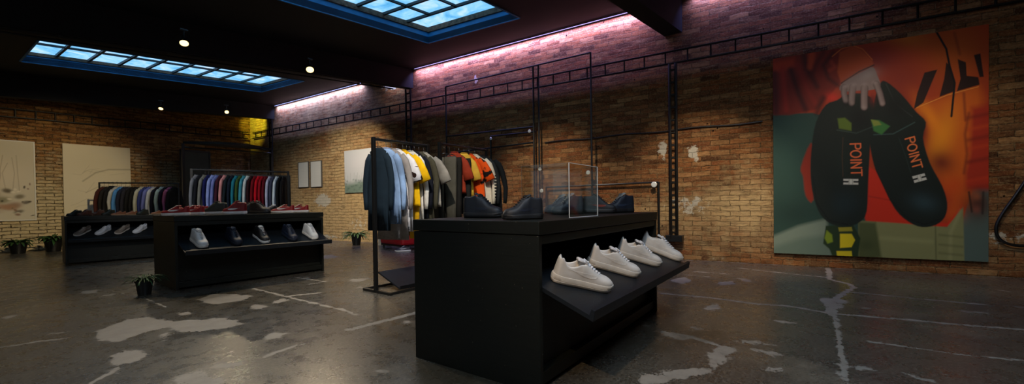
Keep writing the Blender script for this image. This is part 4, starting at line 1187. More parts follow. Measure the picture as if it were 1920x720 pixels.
# ================================================================== BIG POSTER
def flat_panel(name, label, cat, corner_tl, corner_tr, zt, zb, nrm, thick, nu, nv, painter, edge_mat, frame_w=0.0, frame_mat=None, mat=PAINT, zoff=0):
    """panel hanging on a wall: corner_* ground XY of its left/right edges on the wall plane"""
    a = Vector((*corner_tl, 0)); b_ = Vector((*corner_tr, 0)); nrm = Vector(nrm).normalized()
    root = thing(name, label, cat, (a.x, a.y, zb)); L = (b_-a).length; d = (b_-a)/L; h = zt-zb
    Us, Vs = np.meshgrid(np.linspace(0, L, nu), np.linspace(0, h, nv))
    P = np.zeros((nv, nu, 3))
    for i in range(3): P[..., i] = d[i]*Us + (Vs if i == 2 else 0) + nrm[i]*thick
    C = painter(P+np.array([a.x, a.y, zb]), Us/L, Vs/h)
    grid_obj('picture_surface', P, mat, root, colors=C)
    bm = bmesh.new(); vs = box(bm, 0, 1, 0, 1, 0, 1)
    def T(u, v, w): return d*u*L+Vector((0, 0, v*h))+nrm*(w*(thick-.002)+.004*(1-w))
    for v in vs: v.co = T(v.co.x, v.co.z, v.co.y)
    link('stretcher', bm, edge_mat, root)
    if frame_w:
        bm = bmesh.new(); f = frame_w
        for (u0, u1, v0, v1) in ((-f, L+f, -f, 0), (-f, L+f, h, h+f), (-f, 0, 0, h), (L, L+f, 0, h)):
            vs = box(bm, u0, u1, 0, thick+.012, v0, v1)
            for v in vs: v.co = d*v.co.x+Vector((0, 0, v.co.z))+nrm*(v.co.y+.003)
        link('frame', bm, frame_mat, root)
    return root

def proj_np(P):
    V = P-np.array(ORG); x = V@np.array(RC); y = V@np.array(UC); z = V@np.array(FW)
    return CXP+FPX*x/z, CYP-FPX*y/z
LETTERS = {'P': [[(0, 0), (0, 1)], [(0, 1), (.45, 1), (.62, .85), (.62, .65), (.45, .5), (0, .5)]],
           'O': [[(.4+.4*math.cos(t), .5+.5*math.sin(t)) for t in [2*PI*i/14 for i in range(15)]]],
           'I': [[(.1, 0), (.1, 1)]], 'N': [[(0, 0), (0, 1), (.62, 0), (.62, 1)]], 'T': [[(.35, 0), (.35, 1)], [(0, 1), (.7, 1)]]}
ADV = {'P': .82, 'O': 1.02, 'I': .42, 'N': .86, 'T': .8}
def put_text(cv, txt, org, rd, upv, size, sx, w, col):
    x = 0
    for ch in txt:
        for st in LETTERS[ch]:
            pts = [(org[0]+rd[0]*(x+a*sx)*size+upv[0]*b*size, org[1]+rd[1]*(x+a*sx)*size+upv[1]*b*size) for a, b in st]
            cv.line(pts, w, col, 1.0)
        x += ADV[ch]*sx
def paint_poster(P, U, V):
    X, Y = proj_np(P)      # survey coordinates of the poster face, used as drawing units
    cv = Canvas(X, Y, (44, 70, 62))
    k = lambda pts: [(1400+x*.7222, 20+y*.7222) for x, y in pts]      # drafting sheet A
    q4 = lambda pts: [(1640+x/2.571, y/2.571) for x, y in pts]
    a3 = lambda pts: [(1440+x/3.2727, 40+y/3.2727) for x, y in pts]
    a1 = lambda pts: [(1440+x/3.0, 260+y/3.0) for x, y in pts]
    a2 = lambda pts: [(1620+x/2.771, 180+y/2.771) for x, y in pts]
    # background road and wall
    cv.ell(1480, 290, 40, 60, (56, 88, 78), .6)
    cv.ell(1490, 400, 45, 25, (30, 52, 46), .7)
    cv.poly(a1([(0, 560), (170, 490), (330, 450), (360, 700), (0, 720)]), (120, 134, 120), 8)
    cv.poly(a1([(0, 620), (180, 560), (350, 540), (360, 720), (0, 720)]), (92, 110, 98), 12, .8)
    cv.poly(k([(560, 450), (640, 450), (640, 680), (560, 680)]), (84, 100, 94), 3)
    # hoodie body
    cv.poly(k([(60, 60), (640, -10), (640, 250), (600, 270), (585, 470), (560, 545), (520, 560), (310, 545), (305, 300), (170, 265), (60, 268)]), (172, 56, 20), 3)
    # right flank and sleeve tones
    cv.ell(1790, 100, 60, 60, (196, 92, 22), .8)
    cv.ell(1700, 70, 40, 18, (206, 110, 26), .75, 10)
    cv.ell(1640, 110, 50, 24, (120, 30, 30), .8)
    cv.ell(1690, 150, 50, 30, (128, 38, 24), .7)
    cv.poly(q4([(200, 522), (500, 420), (520, 470), (500, 760), (470, 1000), (330, 900), (250, 640)]), (214, 100, 20), 22, .9)
    cv.poly(q4([(200, 522), (500, 420), (480, 560), (300, 620)]), (206, 92, 22), 7, .7)
    cv.ell(1765, 260, 22, 60, (240, 148, 24), .8, 20); cv.ell(1745, 220, 12, 40, (246, 140, 20), .8, -35)
    cv.line(q4([(200, 520), (350, 458), (500, 418)]), 1.4, (236, 150, 60), 1)
    cv.ell(1765, 305, 26, 22, (112, 34, 16), .9, 20); cv.ell(1730, 245, 10, 25, (110, 26, 18), .85)
    cv.ell(1790, 350, 26, 22, (206, 70, 16), .8); cv.ell(1790, 400, 18, 14, (214, 84, 20), .7)
    cv.poly(a2([(560, 60), (680, 40), (680, 490), (530, 490), (525, 400), (550, 300)]), (168, 44, 20), 12)
    for yy, c in ((100, (110, 24, 14)), (160, (200, 70, 20)), (215, (110, 26, 14)), (262, (196, 62, 22)), (330, (100, 22, 14)), (430, (206, 58, 22)), (450, (196, 50, 20))):
        cv.line(a2([(540, yy+14), (680, yy-14)]), 7, c, 6, .55)
    cv.line(a2([(545, 90), (525, 200), (535, 300), (520, 400)]), 5, (120, 40, 16), 5, .7)
    # left arm
    cv.poly(a3([(0, 255), (180, 180), (480, 120), (640, 230), (450, 370), (400, 430), (300, 540), (130, 575), (0, 575)]), (128, 36, 22), 4)
    cv.poly(a3([(20, 250), (160, 225), (170, 270), (100, 300), (30, 310)]), (190, 58, 26), 10, .8)
    for pts, c, w in (([(40, 320), (50, 560)], (70, 18, 16), 10), ([(90, 290), (110, 540)], (168, 42, 26), 9), ([(140, 300), (190, 450), (230, 540)], (58, 16, 16), 10), ([(180, 260), (240, 420), (290, 500)], (150, 40, 26), 8),
                      ([(215, 190), (240, 290), (300, 400)], (66, 18, 16), 10), ([(270, 200), (260, 280)], (198, 70, 28), 12), ([(340, 190), (290, 270), (270, 330)], (90, 24, 18), 7), ([(400, 190), (340, 270), (370, 350), (440, 400)], (70, 20, 18), 7), ([(390, 250), (410, 280), (380, 300)], (176, 60, 34), 6)):
        cv.line(a3(pts), w, c, 7, .75)
    cv.poly(a3([(440, 190), (520, 150), (575, 175), (640, 240), (650, 268), (560, 310), (450, 382), (425, 310)]), (176, 70, 28), 4)
    cv.line(a3([(395, 215), (450, 170), (520, 148), (580, 170), (640, 235)]), 1.6, (210, 104, 40), 1.5)
    cv.line(a3([(650, 268), (560, 308), (450, 380)]), 2.2, (46, 12, 12), 1.5)
    cv.ell(*a3([(395, 468)])[0], 13, 10, (222, 52, 34), .95)
    cv.line(a3([(340, 470), (300, 560)]), 10, (50, 16, 14), 8, .7)
    # chest lettering strokes, pouch and drawstring
    for pts in ([(240, 350), (302, 335), (235, 495), (188, 527), (205, 450)], [(345, 300), (366, 320), (388, 390), (384, 440), (312, 467), (335, 380)], [(400, 285), (440, 300), (444, 365), (500, 372), (506, 408), (396, 440), (414, 380)], [(478, 265), (510, 258), (526, 370), (506, 372)]):
        cv.poly(q4(pts), (16, 12, 12), 1.6, .96)
    cv.line(q4([(296, 150), (345, 235), (362, 320), (386, 400), (378, 480), (370, 560)]), 4.2, (20, 14, 14), 1.2)
    cv.line(q4([(430, 450), (438, 580)]), 4, (120, 34, 16), 5, .8)
    cv.line(q4([(385, 160), (410, 260)]), 5, (120, 40, 20), 5, .6)
    # orange hem between the shoes and left patch
    cv.poly(k([(300, 395), (360, 430), (430, 540), (520, 552), (560, 500), (540, 560), (470, 565), (310, 548), (296, 500)]), (206, 46, 22), 4)
    cv.ell(*k([(545, 500)])[0], 16, 26, (206, 84, 22), .8, 15)
    cv.line(k([(318, 482), (372, 492)]), 2.4, (150, 26, 18), 3, .6)
    cv.spoly(a1([(240, 25), (185, 160), (198, 215), (212, 320), (255, 345), (262, 100)]), (150, 46, 26), 4)
    # trousers and scarf
    cv.poly(k([(290, 545), (400, 552), (520, 562), (562, 510), (566, 680), (290, 680)]), (132, 132, 88), 3)
    cv.poly(k([(290, 548), (335, 550), (350, 640), (290, 650)]), (66, 76, 42), 6, .85)
    cv.ell(1625, 460, 16, 10, (58, 66, 34), .6); cv.line(k([(556, 520), (530, 575), (528, 650)]), 5, (166, 164, 118), 7, .5)
    for yy in (585, 610, 632): cv.line(k([(500, yy-3), (560, yy+3)]), 4, (100, 100, 66), 4, .6)
    cv.line(k([(350, 590), (480, 600)]), 6, (160, 160, 110), 8, .5)
    cv.line(k([(490, 555), (492, 650)]), 2.4, (60, 62, 40), 3, .6)
    cv.poly(a1([(325, 490), (480, 485), (520, 560), (500, 700), (380, 700), (345, 620), (310, 590)]), (34, 52, 28), 2.5)
    cv.poly(a1([(405, 535), (470, 535), (490, 570), (470, 610), (405, 615)]), (212, 190, 24), 2); cv.poly(a1([(330, 515), (360, 540), (365, 580), (335, 590), (318, 560)]), (120, 140, 34), 3)
    cv.poly(a1([(385, 632), (470, 632), (476, 680), (390, 680)]), (200, 180, 26), 2); cv.poly(a1([(395, 500), (470, 497), (476, 520), (400, 522)]), (150, 140, 40), 2)
    # other hand at the right
    cv.ell(*a2([(595, 560)])[0], 26, 30, (70, 34, 24), .95); cv.ell(*a2([(585, 520)])[0], 8, 8, (150, 80, 48), .8); cv.ell(*a2([(585, 590)])[0], 7, 8, (140, 74, 58), .6)
    cv.line(a2([(545, 500), (560, 600)]), 4, (24, 20, 18), 3, .8); cv.line(a2([(620, 500), (616, 610)]), 4, (30, 22, 18), 3, .7)
    # the pair of black shoes
    shL = [(235, 232), (205, 245), (180, 290), (168, 360), (166, 430), (174, 485), (192, 530), (222, 555), (262, 560), (295, 548), (312, 520), (316, 440), (322, 330), (330, 240), (300, 215), (255, 220)]
    cv.spoly(k(shL), (24, 32, 27), 2.2)
    shR = [(318, 330), (326, 290), (330, 240), (346, 190), (362, 184), (400, 215), (440, 262), (466, 290), (458, 330), (476, 395), (508, 455), (521, 500), (515, 535), (492, 556), (455, 562), (420, 548), (385, 515), (352, 450), (330, 400)]
    cv.spoly(k(shR), (22, 30, 26), 2.2)
    cv.ell(*k([(255, 500)])[0], 26, 22, (30, 46, 50), .8); cv.ell(*k([(460, 498)])[0], 26, 16, (44, 64, 70), .9, 15); cv.ell(*k([(250, 395)])[0], 18, 30, (30, 40, 34), .6)
    cv.ell(*k([(206, 400)])[0], 16, 70, (28, 34, 28), .6); cv.line(k([(172, 430), (182, 500), (215, 545), (262, 555)]), 2.2, (12, 16, 16), 2, .8)
    cv.line(k([(335, 410), (372, 490), (420, 540), (462, 555), (505, 540)]), 2.2, (12, 15, 15), 2, .8)
    cv.line(k([(250, 330), (248, 380), (250, 430)]), 1.4, (88, 60, 40), 1.4, .7); cv.line(k([(395, 330), (410, 370), (426, 420)]), 1.4, (40, 60, 54), 1.4, .7)
    cv.line(k([(235, 310), (285, 318), (330, 300)]), 1.6, (70, 92, 84), 2, .6); cv.line(k([(330, 322), (380, 320), (436, 290)]), 1.6, (70, 100, 96), 2, .7)
    cv.line(k([(362, 190), (385, 240), (430, 275)]), 1.6, (60, 70, 66), 2, .6)
    cv.ell(*k([(295, 275)])[0], 24, 26, (12, 14, 14), .85); cv.ell(*k([(385, 245)])[0], 22, 26, (12, 14, 14), .85, -35)
    cv.poly(k([(236, 280), (255, 278), (272, 292), (272, 312), (240, 306)]), (92, 112, 36), 3); cv.poly(k([(323, 283), (345, 285), (372, 300), (350, 322), (330, 312)]), (60, 116, 56), 3)
    cv.poly(k([(323, 283), (342, 286), (350, 296), (330, 300)]), (130, 140, 60), 2.5)
    # hand holding them
    cv.spoly(a3([(448, 388), (520, 340), (600, 298), (645, 282), (668, 325), (690, 395), (640, 420), (560, 425), (450, 430)]), (138, 118, 114), 2.2)
    for pts, w in (([(468, 405), (466, 440), (478, 488)], 10.5), ([(520, 405), (515, 450), (512, 498)], 12), ([(592, 410), (590, 460), (590, 524)], 13), ([(665, 385), (686, 440), (702, 502)], 11)):
        cv.line(a3(pts), w+1.6, (60, 42, 42), 2.2, .8); cv.line(a3(pts), w-1.2, (128, 108, 104), 3.0)
        cv.line([(x-1.5, y) for x, y in a3(pts)], w*.35, (158, 138, 134), 5, .6)
        x, y = a3([pts[-1]])[0]; cv.ell(x, y+1, w*.28, w*.3, (166, 144, 140), .55)
    cv.ell(*a3([(570, 360)])[0], 30, 14, (146, 126, 122), .8, -25); cv.ell(*a3([(612, 330)])[0], 16, 8, (164, 146, 142), .6, -25)
    for c in ((478, 398), (525, 388), (592, 388), (655, 375)): cv.ell(*a3([c])[0], 5.5, 3.6, (172, 150, 146), .6)
    cv.ell(*a3([(640, 480)])[0], 6, 10, (96, 24, 26), .8); cv.ell(*a3([(478, 508)])[0], 9, 6, (20, 18, 18), .8)
    # tongue words and labels
    o1 = a1([(462, 30)])[0]
    put_text(cv, 'POINT', (o1[0], o1[1]), (.045, 1.0), (1.0, -.03), 19.5, .80, 2.5, (232, 110, 62))
    o2 = a2([(214, 224)])[0]
    put_text(cv, 'POINT', (o2[0], o2[1]), (.262, .965), (.965, -.262), 17.5, .88, 2.4, (236, 122, 66))
    for o_, u_, v_ in ((a1([(424, 226)])[0], (28, .3), (0, 10.5)), (a2([(250, 418)])[0], (23, -6), (4.5, 12))):
        p = lambda a, b: (o_[0]+u_[0]*a+v_[0]*b, o_[1]+u_[1]*a+v_[1]*b)
        cv.poly([p(0, 0), p(1, 0), p(1, 1), p(0, 1)], (206, 204, 196), 1.2)
        cv.line([p(.0, .5), p(.30, .5)], 3.2, (24, 26, 26), 1); cv.line([p(.72, .5), p(1.0, .5)], 3.2, (24, 26, 26), 1)
        cv.line([p(.38, .1), p(.38, .9)], .8, (120, 118, 112), 1); cv.line([p(.62, .1), p(.62, .9)], .8, (120, 118, 112), 1)
    return cv.C
NRW = (-1, -WK, 0)
PT, PB_ = 3.235, .188
flat_panel('poster', 'huge poster of a person in an orange hoodie holding a pair of black sneakers', 'poster', (rw(.46), .46), (rw(-1.865), -1.865), PT, PB_, NRW, .05, 430, 500, paint_poster, plain('poster_edge', (30, 30, 30), .6))

def sz(x0, x1, z0, z1): return lambda U, V: None
def paint_left(P, U, V):
    X = U*1.0; Y = V*1.35
    cv = Canvas(X, Y, (202, 192, 172))
    cv.ell(.5, 1.1, .7, .35, (178, 168, 146), .6); cv.ell(.7, .75, .3, .3, (214, 200, 180), .7)
    rs = random.Random(5)
    for cx, cy, rx, ry, c, o in ((.55, .42, .12, .07, (66, 68, 52), .95), (.30, .30, .2, .1, (70, 56, 44), .9), (.42, .20, .18, .09, (58, 44, 38), .95), (.80, .24, .09, .06, (150, 116, 92), .9), (.70, .34, .08, .06, (120, 116, 84), .8), (.86, .40, .05, .04, (92, 84, 62), .8),
                                (.75, .50, .05, .04, (76, 66, 50), .9), (.15, .5, .1, .1, (110, 98, 76), .7), (.92, .30, .04, .03, (60, 50, 42), .8), (.60, .14, .12, .05, (190, 172, 150), .9), (.85, .14, .05, .03, (70, 62, 52), .8), (.50, .46, .13, .085, (52, 56, 44), 1.0), (.44, .20, .2, .1, (48, 38, 34), .95), (.74, .22, .10, .05, (168, 128, 100), .9), (.58, .72, .02, .09, (96, 82, 64), .7), (.68, .82, .015, .12, (110, 96, 76), .6), (.45, .60, .03, .06, (120, 104, 80), .7), (.2, .12, .2, .06, (66, 52, 44), .8)):
        cv.ell(cx, cy, rx, ry, c, o, rs.uniform(-30, 30), 1.8)
    for i in range(60):
        cx, cy = rs.uniform(.1, .98), rs.gauss(.36, .18); cv.ell(cx, cy, rs.uniform(.008, .03), rs.uniform(.008, .03), rs.choice([(64, 56, 42), (90, 90, 62), (226, 216, 198), (130, 98, 78), (50, 46, 36)]), .9, rs.uniform(0, 90), 2)
    for i in range(7): cv.line([(.5+.06*i, .5), (.53+.055*i+rs.uniform(-.04, .04), .8), (.60+.04*i, 1.05+rs.uniform(-.1, .15))], .006, (128, 112, 88), .008, .6)
    return cv.C
def paint_pale(P, U, V):
    X = U*1.3; Y = V*1.6
    cv = Canvas(X, Y, (214, 202, 176))
    cv.ell(.7, 1.2, .8, .3, (200, 188, 160), .6); rs = random.Random(8)
    for i in range(26):
        x, y = rs.uniform(.1, 1.2), rs.uniform(.15, 1.0); cv.line([(x, y), (x+rs.uniform(.05, .25), y+rs.uniform(-.05, .12)), (x+.3, y+rs.uniform(0, .2))], .008, (150, 140, 116), .012, .4)
    cv.line([(.35, .8), (.6, 1.0), (.85, 1.08), (1.3, 1.10)], .02, (120, 112, 92), .03, .7); cv.line([(.4, .55), (.7, .72), (1.0, .7), (1.3, .82)], .012, (130, 120, 98), .02, .6)
    cv.ell(1.0, .6, .3, .2, (172, 160, 134), .6)
    return cv.C
def paint_field(P, U, V):
    X = U*1.0; Y = V*1.3
    cv = Canvas(X, Y, (188, 188, 190)); cv.ell(.4, .9, .4, .3, (198, 194, 198), .7)
    cv.poly([(-.1, -.1), (1.1, -.1), (1.1, .33), (.6, .36), (.3, .30), (-.1, .28)], (112, 128, 116), .16)
    rs = random.Random(2)
    for i in range(70):
        x, y = rs.random(), rs.uniform(0, .42); cv.ell(x, y, rs.uniform(.01, .04), rs.uniform(.01, .03), rs.choice([(84, 100, 88), (134, 150, 140), (70, 90, 76), (90, 96, 100)]), .7)
    for i in range(14): x = rs.random(); cv.line([(x, .3), (x+rs.uniform(-.05, .05), .45+rs.random()*.2)], .008, (120, 124, 122), .012, .6)
    return cv.C
def paint_line(P, U, V):
    X = U*.5; Y = V*.8; cv = Canvas(X, Y, (206, 204, 200)); rs = random.Random(3)
    for i in range(12): cv.line([(.08, .1+.05*i), (.42, .1+.05*i)], .006, (186, 186, 184), .01, .5)
    return cv.C
CANV = plain('canvas_edge', (196, 188, 170), .8); WFR = plain('white_wood_frame', (206, 202, 194), .5); GFR = plain('grey_frame', (70, 68, 64), .5)
flat_panel('painting', 'large still life painting in a white frame on the back wall', 'painting', (-.35, YB), (1.40, YB), 2.72, .79, (0, -1, 0), .03, 150, 160, paint_left, CANV, .025, WFR)
flat_panel('painting', 'large pale abstract painting on the back wall behind the farthest counter', 'painting', (1.90, YB), (3.225, YB), 2.765, .80, (0, -1, 0), .05, 120, 150, paint_pale, CANV)
flat_panel('painting', 'misty grey painting with green foot on the brick wall beside the nearest rack', 'painting', (rw(10.82), 10.82), (rw(9.50), 9.50), 2.595, 1.395, NRW, .04, 100, 100, paint_field, CANV)
flat_panel('picture_frame', 'small white framed sheet on the corner brick wall, left one of the two', 'picture', (rw(13.05), 13.05), (rw(12.54), 12.54), 2.405, 1.63, NRW, .03, 40, 60, paint_line, CANV, .012, GFR)
flat_panel('picture_frame', 'small white framed sheet on the corner brick wall, right one of the two', 'picture', (rw(12.42), 12.42), (rw(11.90), 11.90), 2.395, 1.62, NRW, .03, 40, 60, paint_line, CANV, .012, GFR)

# ================================================================== FITTING CORNER
OLIVE = plain('olive_grey_panel', (62, 60, 48), .7, noise=.15, nscale=3)
r = thing('partition_panel', 'tall olive grey partition panel left of the far corner, behind the middle rack', 'partition panel', (4.27, YB-.62, 0))
bm = bmesh.new(); box(bm, 0, .70, .02, .06, .02, 2.74, .004); link('board', bm, OLIVE, r)
bm = bmesh.new()
for x in (-.035, .70): box(bm, x, x+.035, 0, .08, 0, 2.80, .003)
box(bm, -.035, .735, 0, .08, 2.74, 2.79, .003); link('frame', bm, STEEL, r)
r = thing('canopy_frame', 'black steel canopy with curved top over the far corner', 'canopy', (4.30, 13.9, 0))
def cnp(pts): return [Vector((*p, 0)) for p in pts]
bm = bmesh.new(); n = 22; A_ = Vector((3.93, 13.95)); B_ = Vector((6.15, 13.75)); out = []
dv = B_-A_; nrm = Vector((-dv.y, dv.x)).normalized()
for i in range(n+1):
    t = i/n; p = A_+dv*t-nrm*(.62*math.sin(PI*t)); out.append((p.x-4.30, p.y-13.9))
prism(bm, out, 2.80, 2.86); link('curved_top', bm, STEEL, r)
bm = bmesh.new()
bm.free()
for p in (A_, B_):
    bm = bmesh.new(); box(bm, p.x-4.30-.03, p.x-4.30+.03, p.y-13.9-.03, p.y-13.9+.03, 0, 2.80, .003); link('post', bm, STEEL, r)
bm = bmesh.new(); tube(bm, [(A_.x-4.3, A_.y-13.9, 2.70), (B_.x-4.3, B_.y-13.9, 2.72)], .022, 8); link('curtain_rail', bm, STEEL, r)
r = thing('back_board', 'black board standing behind the middle clothes rack', 'board', (3.20, 9.62, 0), -.362)
bm = bmesh.new(); box(bm, 0, 1.35, 0, .03, .02, 1.70, .004); link('board', bm, WOOD, r)
bm = bmesh.new()
for x in (.1, 1.2): box(bm, x, x+.05, -.12, .15, 0, .03, .003)
link('foot', bm, STEEL, r)

# ================================================================== THINGS ON THE FLOOR
REDM = plain('red_vinyl', (150, 14, 22), .5, noise=.1)
r = thing('bench', 'red padded bench by the brick wall, seen under the nearest clothes rack', 'bench', (6.30, 7.75, 0), -.15)
bm = bmesh.new(); box(bm, -.28, .28, -.50, .50, .12, .42, .05); link('cushion', bm, REDM, r)
bm = bmesh.new(); box(bm, -.27, .27, -.47, .47, .09, .12, .004); link('frame', bm, STEEL, r)
for x in (-.22, .22):
    for y in (-.42, .42):
        bm = bmesh.new(); tube(bm, [(x, y, 0), (x, y, .10)], [.018, .024], 8); link('leg', bm, STEEL, r)
BWN = ('lo', (30, 36, 58), (220, 218, 214), (200, 200, 204), (60, 64, 90), (210, 208, 210), (30, 30, 40))
q = at_z(764, 441, .43); shoe(BWN, (6.26, 7.72, .4205), left_az+3.3, 'navy and white sneaker lying on the red bench')
BLW = ('lo', (22, 24, 30), (196, 196, 196), (180, 180, 184), (30, 30, 36), (190, 190, 192), (20, 20, 24))
shoe(BLW, (5.93, 7.25, .0005), left_az+.3, 'black and white sneaker on the floor in front of the red bench')
# low open white cubby with folded jeans
r = thing('floor_cubby', 'low white open cubby standing against the brick wall, holding blue jeans', 'cubby', (6.57, 9.0, 0), math.atan2(-1, WK)+0)
CW = plain('white_laminate', (206, 196, 178), .5)
w_, d_, h_ = .50, .30, .52
for nm, a in (('side_panel', (0, .025, 0, d_, 0, h_)), ('side_panel', (w_-.025, w_, 0, d_, 0, h_)), ('bottom_panel', (.025, w_-.025, 0, d_, 0, .03)), ('top_panel', (.025, w_-.025, 0, d_, h_-.025, h_)), ('back_panel', (.025, w_-.025, d_-.015, d_, .03, h_-.025))):
    bm = bmesh.new(); box(bm, *a, bev=.002); link(nm, bm, CW, r)
ang = math.atan2(-1, WK)
def cub(x, y, z): return Vector((6.57+x*math.cos(ang)-y*math.sin(ang), 9.0+x*math.sin(ang)+y*math.cos(ang), z))
def pile(name, label, cat, x0, x1, n, col, pattern):
    bm = bmesh.new(); rs = random.Random(n)
    for i in range(n): box(bm, x0+rs.uniform(0, .01), x1-rs.uniform(0, .01), .04+rs.uniform(0, .01), .26, .002+.055*i, .002+.055*i+.052, .018)
    o = link(name, bm, fabric(col, pattern), None, True, 50); o.location = cub(0, 0, .031); o.rotation_euler = (0, 0, ang); tag(o, label, cat); return o
pile('folded_jeans', 'folded blue jeans stacked in the left of the white cubby', 'jeans', .04, .23, 7, (44, 78, 116), 'denim')
pile('folded_jeans', 'folded dark indigo jeans stacked in the right of the white cubby', 'jeans', .25, .46, 7, (22, 28, 44), 'denim')

# plants
LEAF = plain('leaf_green', (40, 76, 30), .5, noise=.35, nscale=20); LEAF2 = plain('leaf_pale_green', (84, 112, 60), .5, noise=.3, nscale=20)
POT = plain('black_plastic_pot', (20, 20, 20), .4); SOIL = plain('potting_soil', (34, 26, 18), .95, noise=.4)
def plant(loc, label, r_pot, h_pot, n, length, width, mat, seed, up=.9, name='potted_plant'):
    rs = random.Random(seed); r = thing(name, label, 'potted plant', loc)
    bm = bmesh.new(); rr = []
    for z, q in ((0, r_pot*.72), (h_pot*.9, r_pot*.97), (h_pot*.9, r_pot*1.06), (h_pot, r_pot*1.06), (h_pot, r_pot*.95), (h_pot*.86, r_pot*.9)):
        rr.append([bm.verts.new((q*math.cos(2*PI*k/20), q*math.sin(2*PI*k/20), z)) for k in range(20)])
    skin(bm, rr, True, False); link('pot', bm, POT, r, True, 40)
    bm = bmesh.new(); tube(bm, [(0, 0, h_pot*.80), (0, 0, h_pot*.88)], r_pot*.9, 20); link('soil', bm, SOIL, r)
    bm = bmesh.new()
    for i in range(n):
        a = rs.uniform(0, 2*PI); L = length*rs.uniform(.6, 1.1); u0 = rs.uniform(.35, 1.3)*up; w = width*rs.uniform(.7, 1.2)
        pts = []; p = Vector((.02*math.cos(a), .02*math.sin(a), h_pot*.87)); el = math.atan2(u0, .6); seg = 8
        for k in range(seg+1):
            pts.append(p.copy()); el -= (1.6+rs.uniform(-.2, .3))/seg*1.1; p = p+Vector((math.cos(a)*math.cos(el), math.sin(a)*math.cos(el), math.sin(el)))*L/seg
        side = Vector((-math.sin(a), math.cos(a), 0)); A_, B_, C_ = [], [], []
        for k, q in enumerate(pts):
            ww = w*math.sin(PI*min(.98, (k+.7)/(seg+1.2)))**.7
            q.z = max(q.z, .01)
            A_.append(bm.verts.new(q-side*ww)); C_.append(bm.verts.new(q-Vector((0, 0, ww*.5)))); B_.append(bm.verts.new(q+side*ww))
        for k in range(seg):
            bm.faces.new((A_[k], A_[k+1], C_[k+1], C_[k])); bm.faces.new((C_[k], C_[k+1], B_[k+1], B_[k]))
    link('leaves', bm, mat, r, True)
    return r
p = at_z(284, 548); plant((p.x-.09, p.y-.12, 0), 'spider plant in a black pot beside the middle counter', .085, .17, 60, .24, .008, LEAF, 1, 1.7, 'spider_plant')
p = at_z(684, 456); plant((p.x-.42, p.y-.25, 0), 'leafy plant in a black pot against the brick wall, behind the nearest rack', .13, .26, 44, .42, .022, LEAF2, 2, 1.2)
p = at_z(38, 474); plant((p.x-.05, p.y-.25, 0), 'low leafy plant in a black pot under the framed still life', .16, .26, 44, .34, .028, LEAF, 3, 1.6)
p = at_z(88, 472); plant((p.x+.1, p.y-.1, 0), 'bushy plant in a black pot between the still life and the farthest counter', .17, .30, 60, .38, .03, LEAF, 4, 1.8)

# ================================================================== LIGHT
cz = lambda x, y: zc(x, y)
p = pick(345, 78, (0, 0, 1), b2z(2.4)-.20); spotlamp(p, (1.7, 5.6, .6), 'glowing spot lamp under the middle beam, left one of two', 1.25, 120, 70)
p = pick(581, 128, (0, 0, 1), b2z(4.5)-.20); spotlamp(p, (3.1, 5.4, .6), 'glowing spot lamp under the middle beam, right one of two', 1.5, 150, 80)
p = pick(302, 202, (0, 0, 1), 3.62); spotlamp(p, (2.4, 11.8, .6), 'small glowing spot lamp near the back wall, over the pale painting', 1.1, 90, 80)
p = pick(425, 209, (0, 0, 1), 3.72); spotlamp(p, (3.8, 9.6, .6), 'small glowing spot lamp near the back wall, towards the far corner', 1.1, 50, 80)
# unseen spots added beside the visible beam lamps; then ceiling lamps out of frame
def plainspot(p, aim, energy, angle, col=(1, .80, .55), blend=.8, r=.06):
    ld = bpy.data.lights.new('spot_light', 'SPOT'); ld.energy = energy; ld.color = col; ld.spot_size = math.radians(angle); ld.spot_blend = blend; ld.shadow_soft_size = r
    lo = bpy.data.objects.new('spot_light', ld); COL.objects.link(lo); lo.location = p
    lo.rotation_euler = (Vector(aim)-Vector(p)).to_track_quat('-Z', 'Y').to_euler(); return lo
L1 = pick(345, 78, (0, 0, 1), b2z(2.4)-.20); L2 = pick(581, 128, (0, 0, 1), b2z(4.5)-.20)
plainspot(L2+Vector((.03, .06, -.05)), (6.85, 10.9, 1.2), 900, 62, (1, .88, .68))       # added spot without a body, lights the brick near the corner
plainspot(L1+Vector((.03, .06, -.05)), (1.62, 15.9, 1.45), 900, 34, (1, .80, .46))    # added spot without a body, lights the wall between the paintings
HID = (
    ((4.5, 1.0, 4.1), (7.55, 1.6, .35), 560, 52, (1, .84, .62), 'spot lamp on the ceiling aimed at the brick left of the big poster'),
    ((4.3, 3.8, 4.12), (7.3, 4.4, .5), 500, 52, (1, .84, .62), 'spot lamp on the ceiling aimed at the tall steel wall frame'),
    ((4.8, -1.0, 4.1), (7.9, -.9, .7), 200, 60, (1, .84, .62), 'spot lamp on the ceiling aimed at the big poster'),
    ((.9, 1.5, 3.86), (3.4, 4.1, 1.1), 720, 46, (1, .93, .84), 'spot lamp on the ceiling aimed at the nearest clothes racks'),
    ((.6, 5.2, 3.85), (2.9, 9.0, 1.0), 460, 44, (1, .93, .84), 'spot lamp on the ceiling aimed at the rack behind the middle counter'),
    ((2.0, 3.6, 3.96), (1.9, 3.3, 0), 130, 74, (1, .88, .78), 'spot lamp on the ceiling straight above the floor between the counters'),
    ((-1.6, .35, 3.7), (2.75, .95, .5), 380, 24, (1, .70, .40), 'spot lamp on the ceiling aimed at the white sneakers'))
for p_, a_, e_, an_, c_, lb_ in HID:
    p_ = Vector((p_[0], p_[1], zc(p_[0], p_[1])-.19)); spotlamp(p_, a_, lb_, 1.0, e_, an_, c_, True, .8)

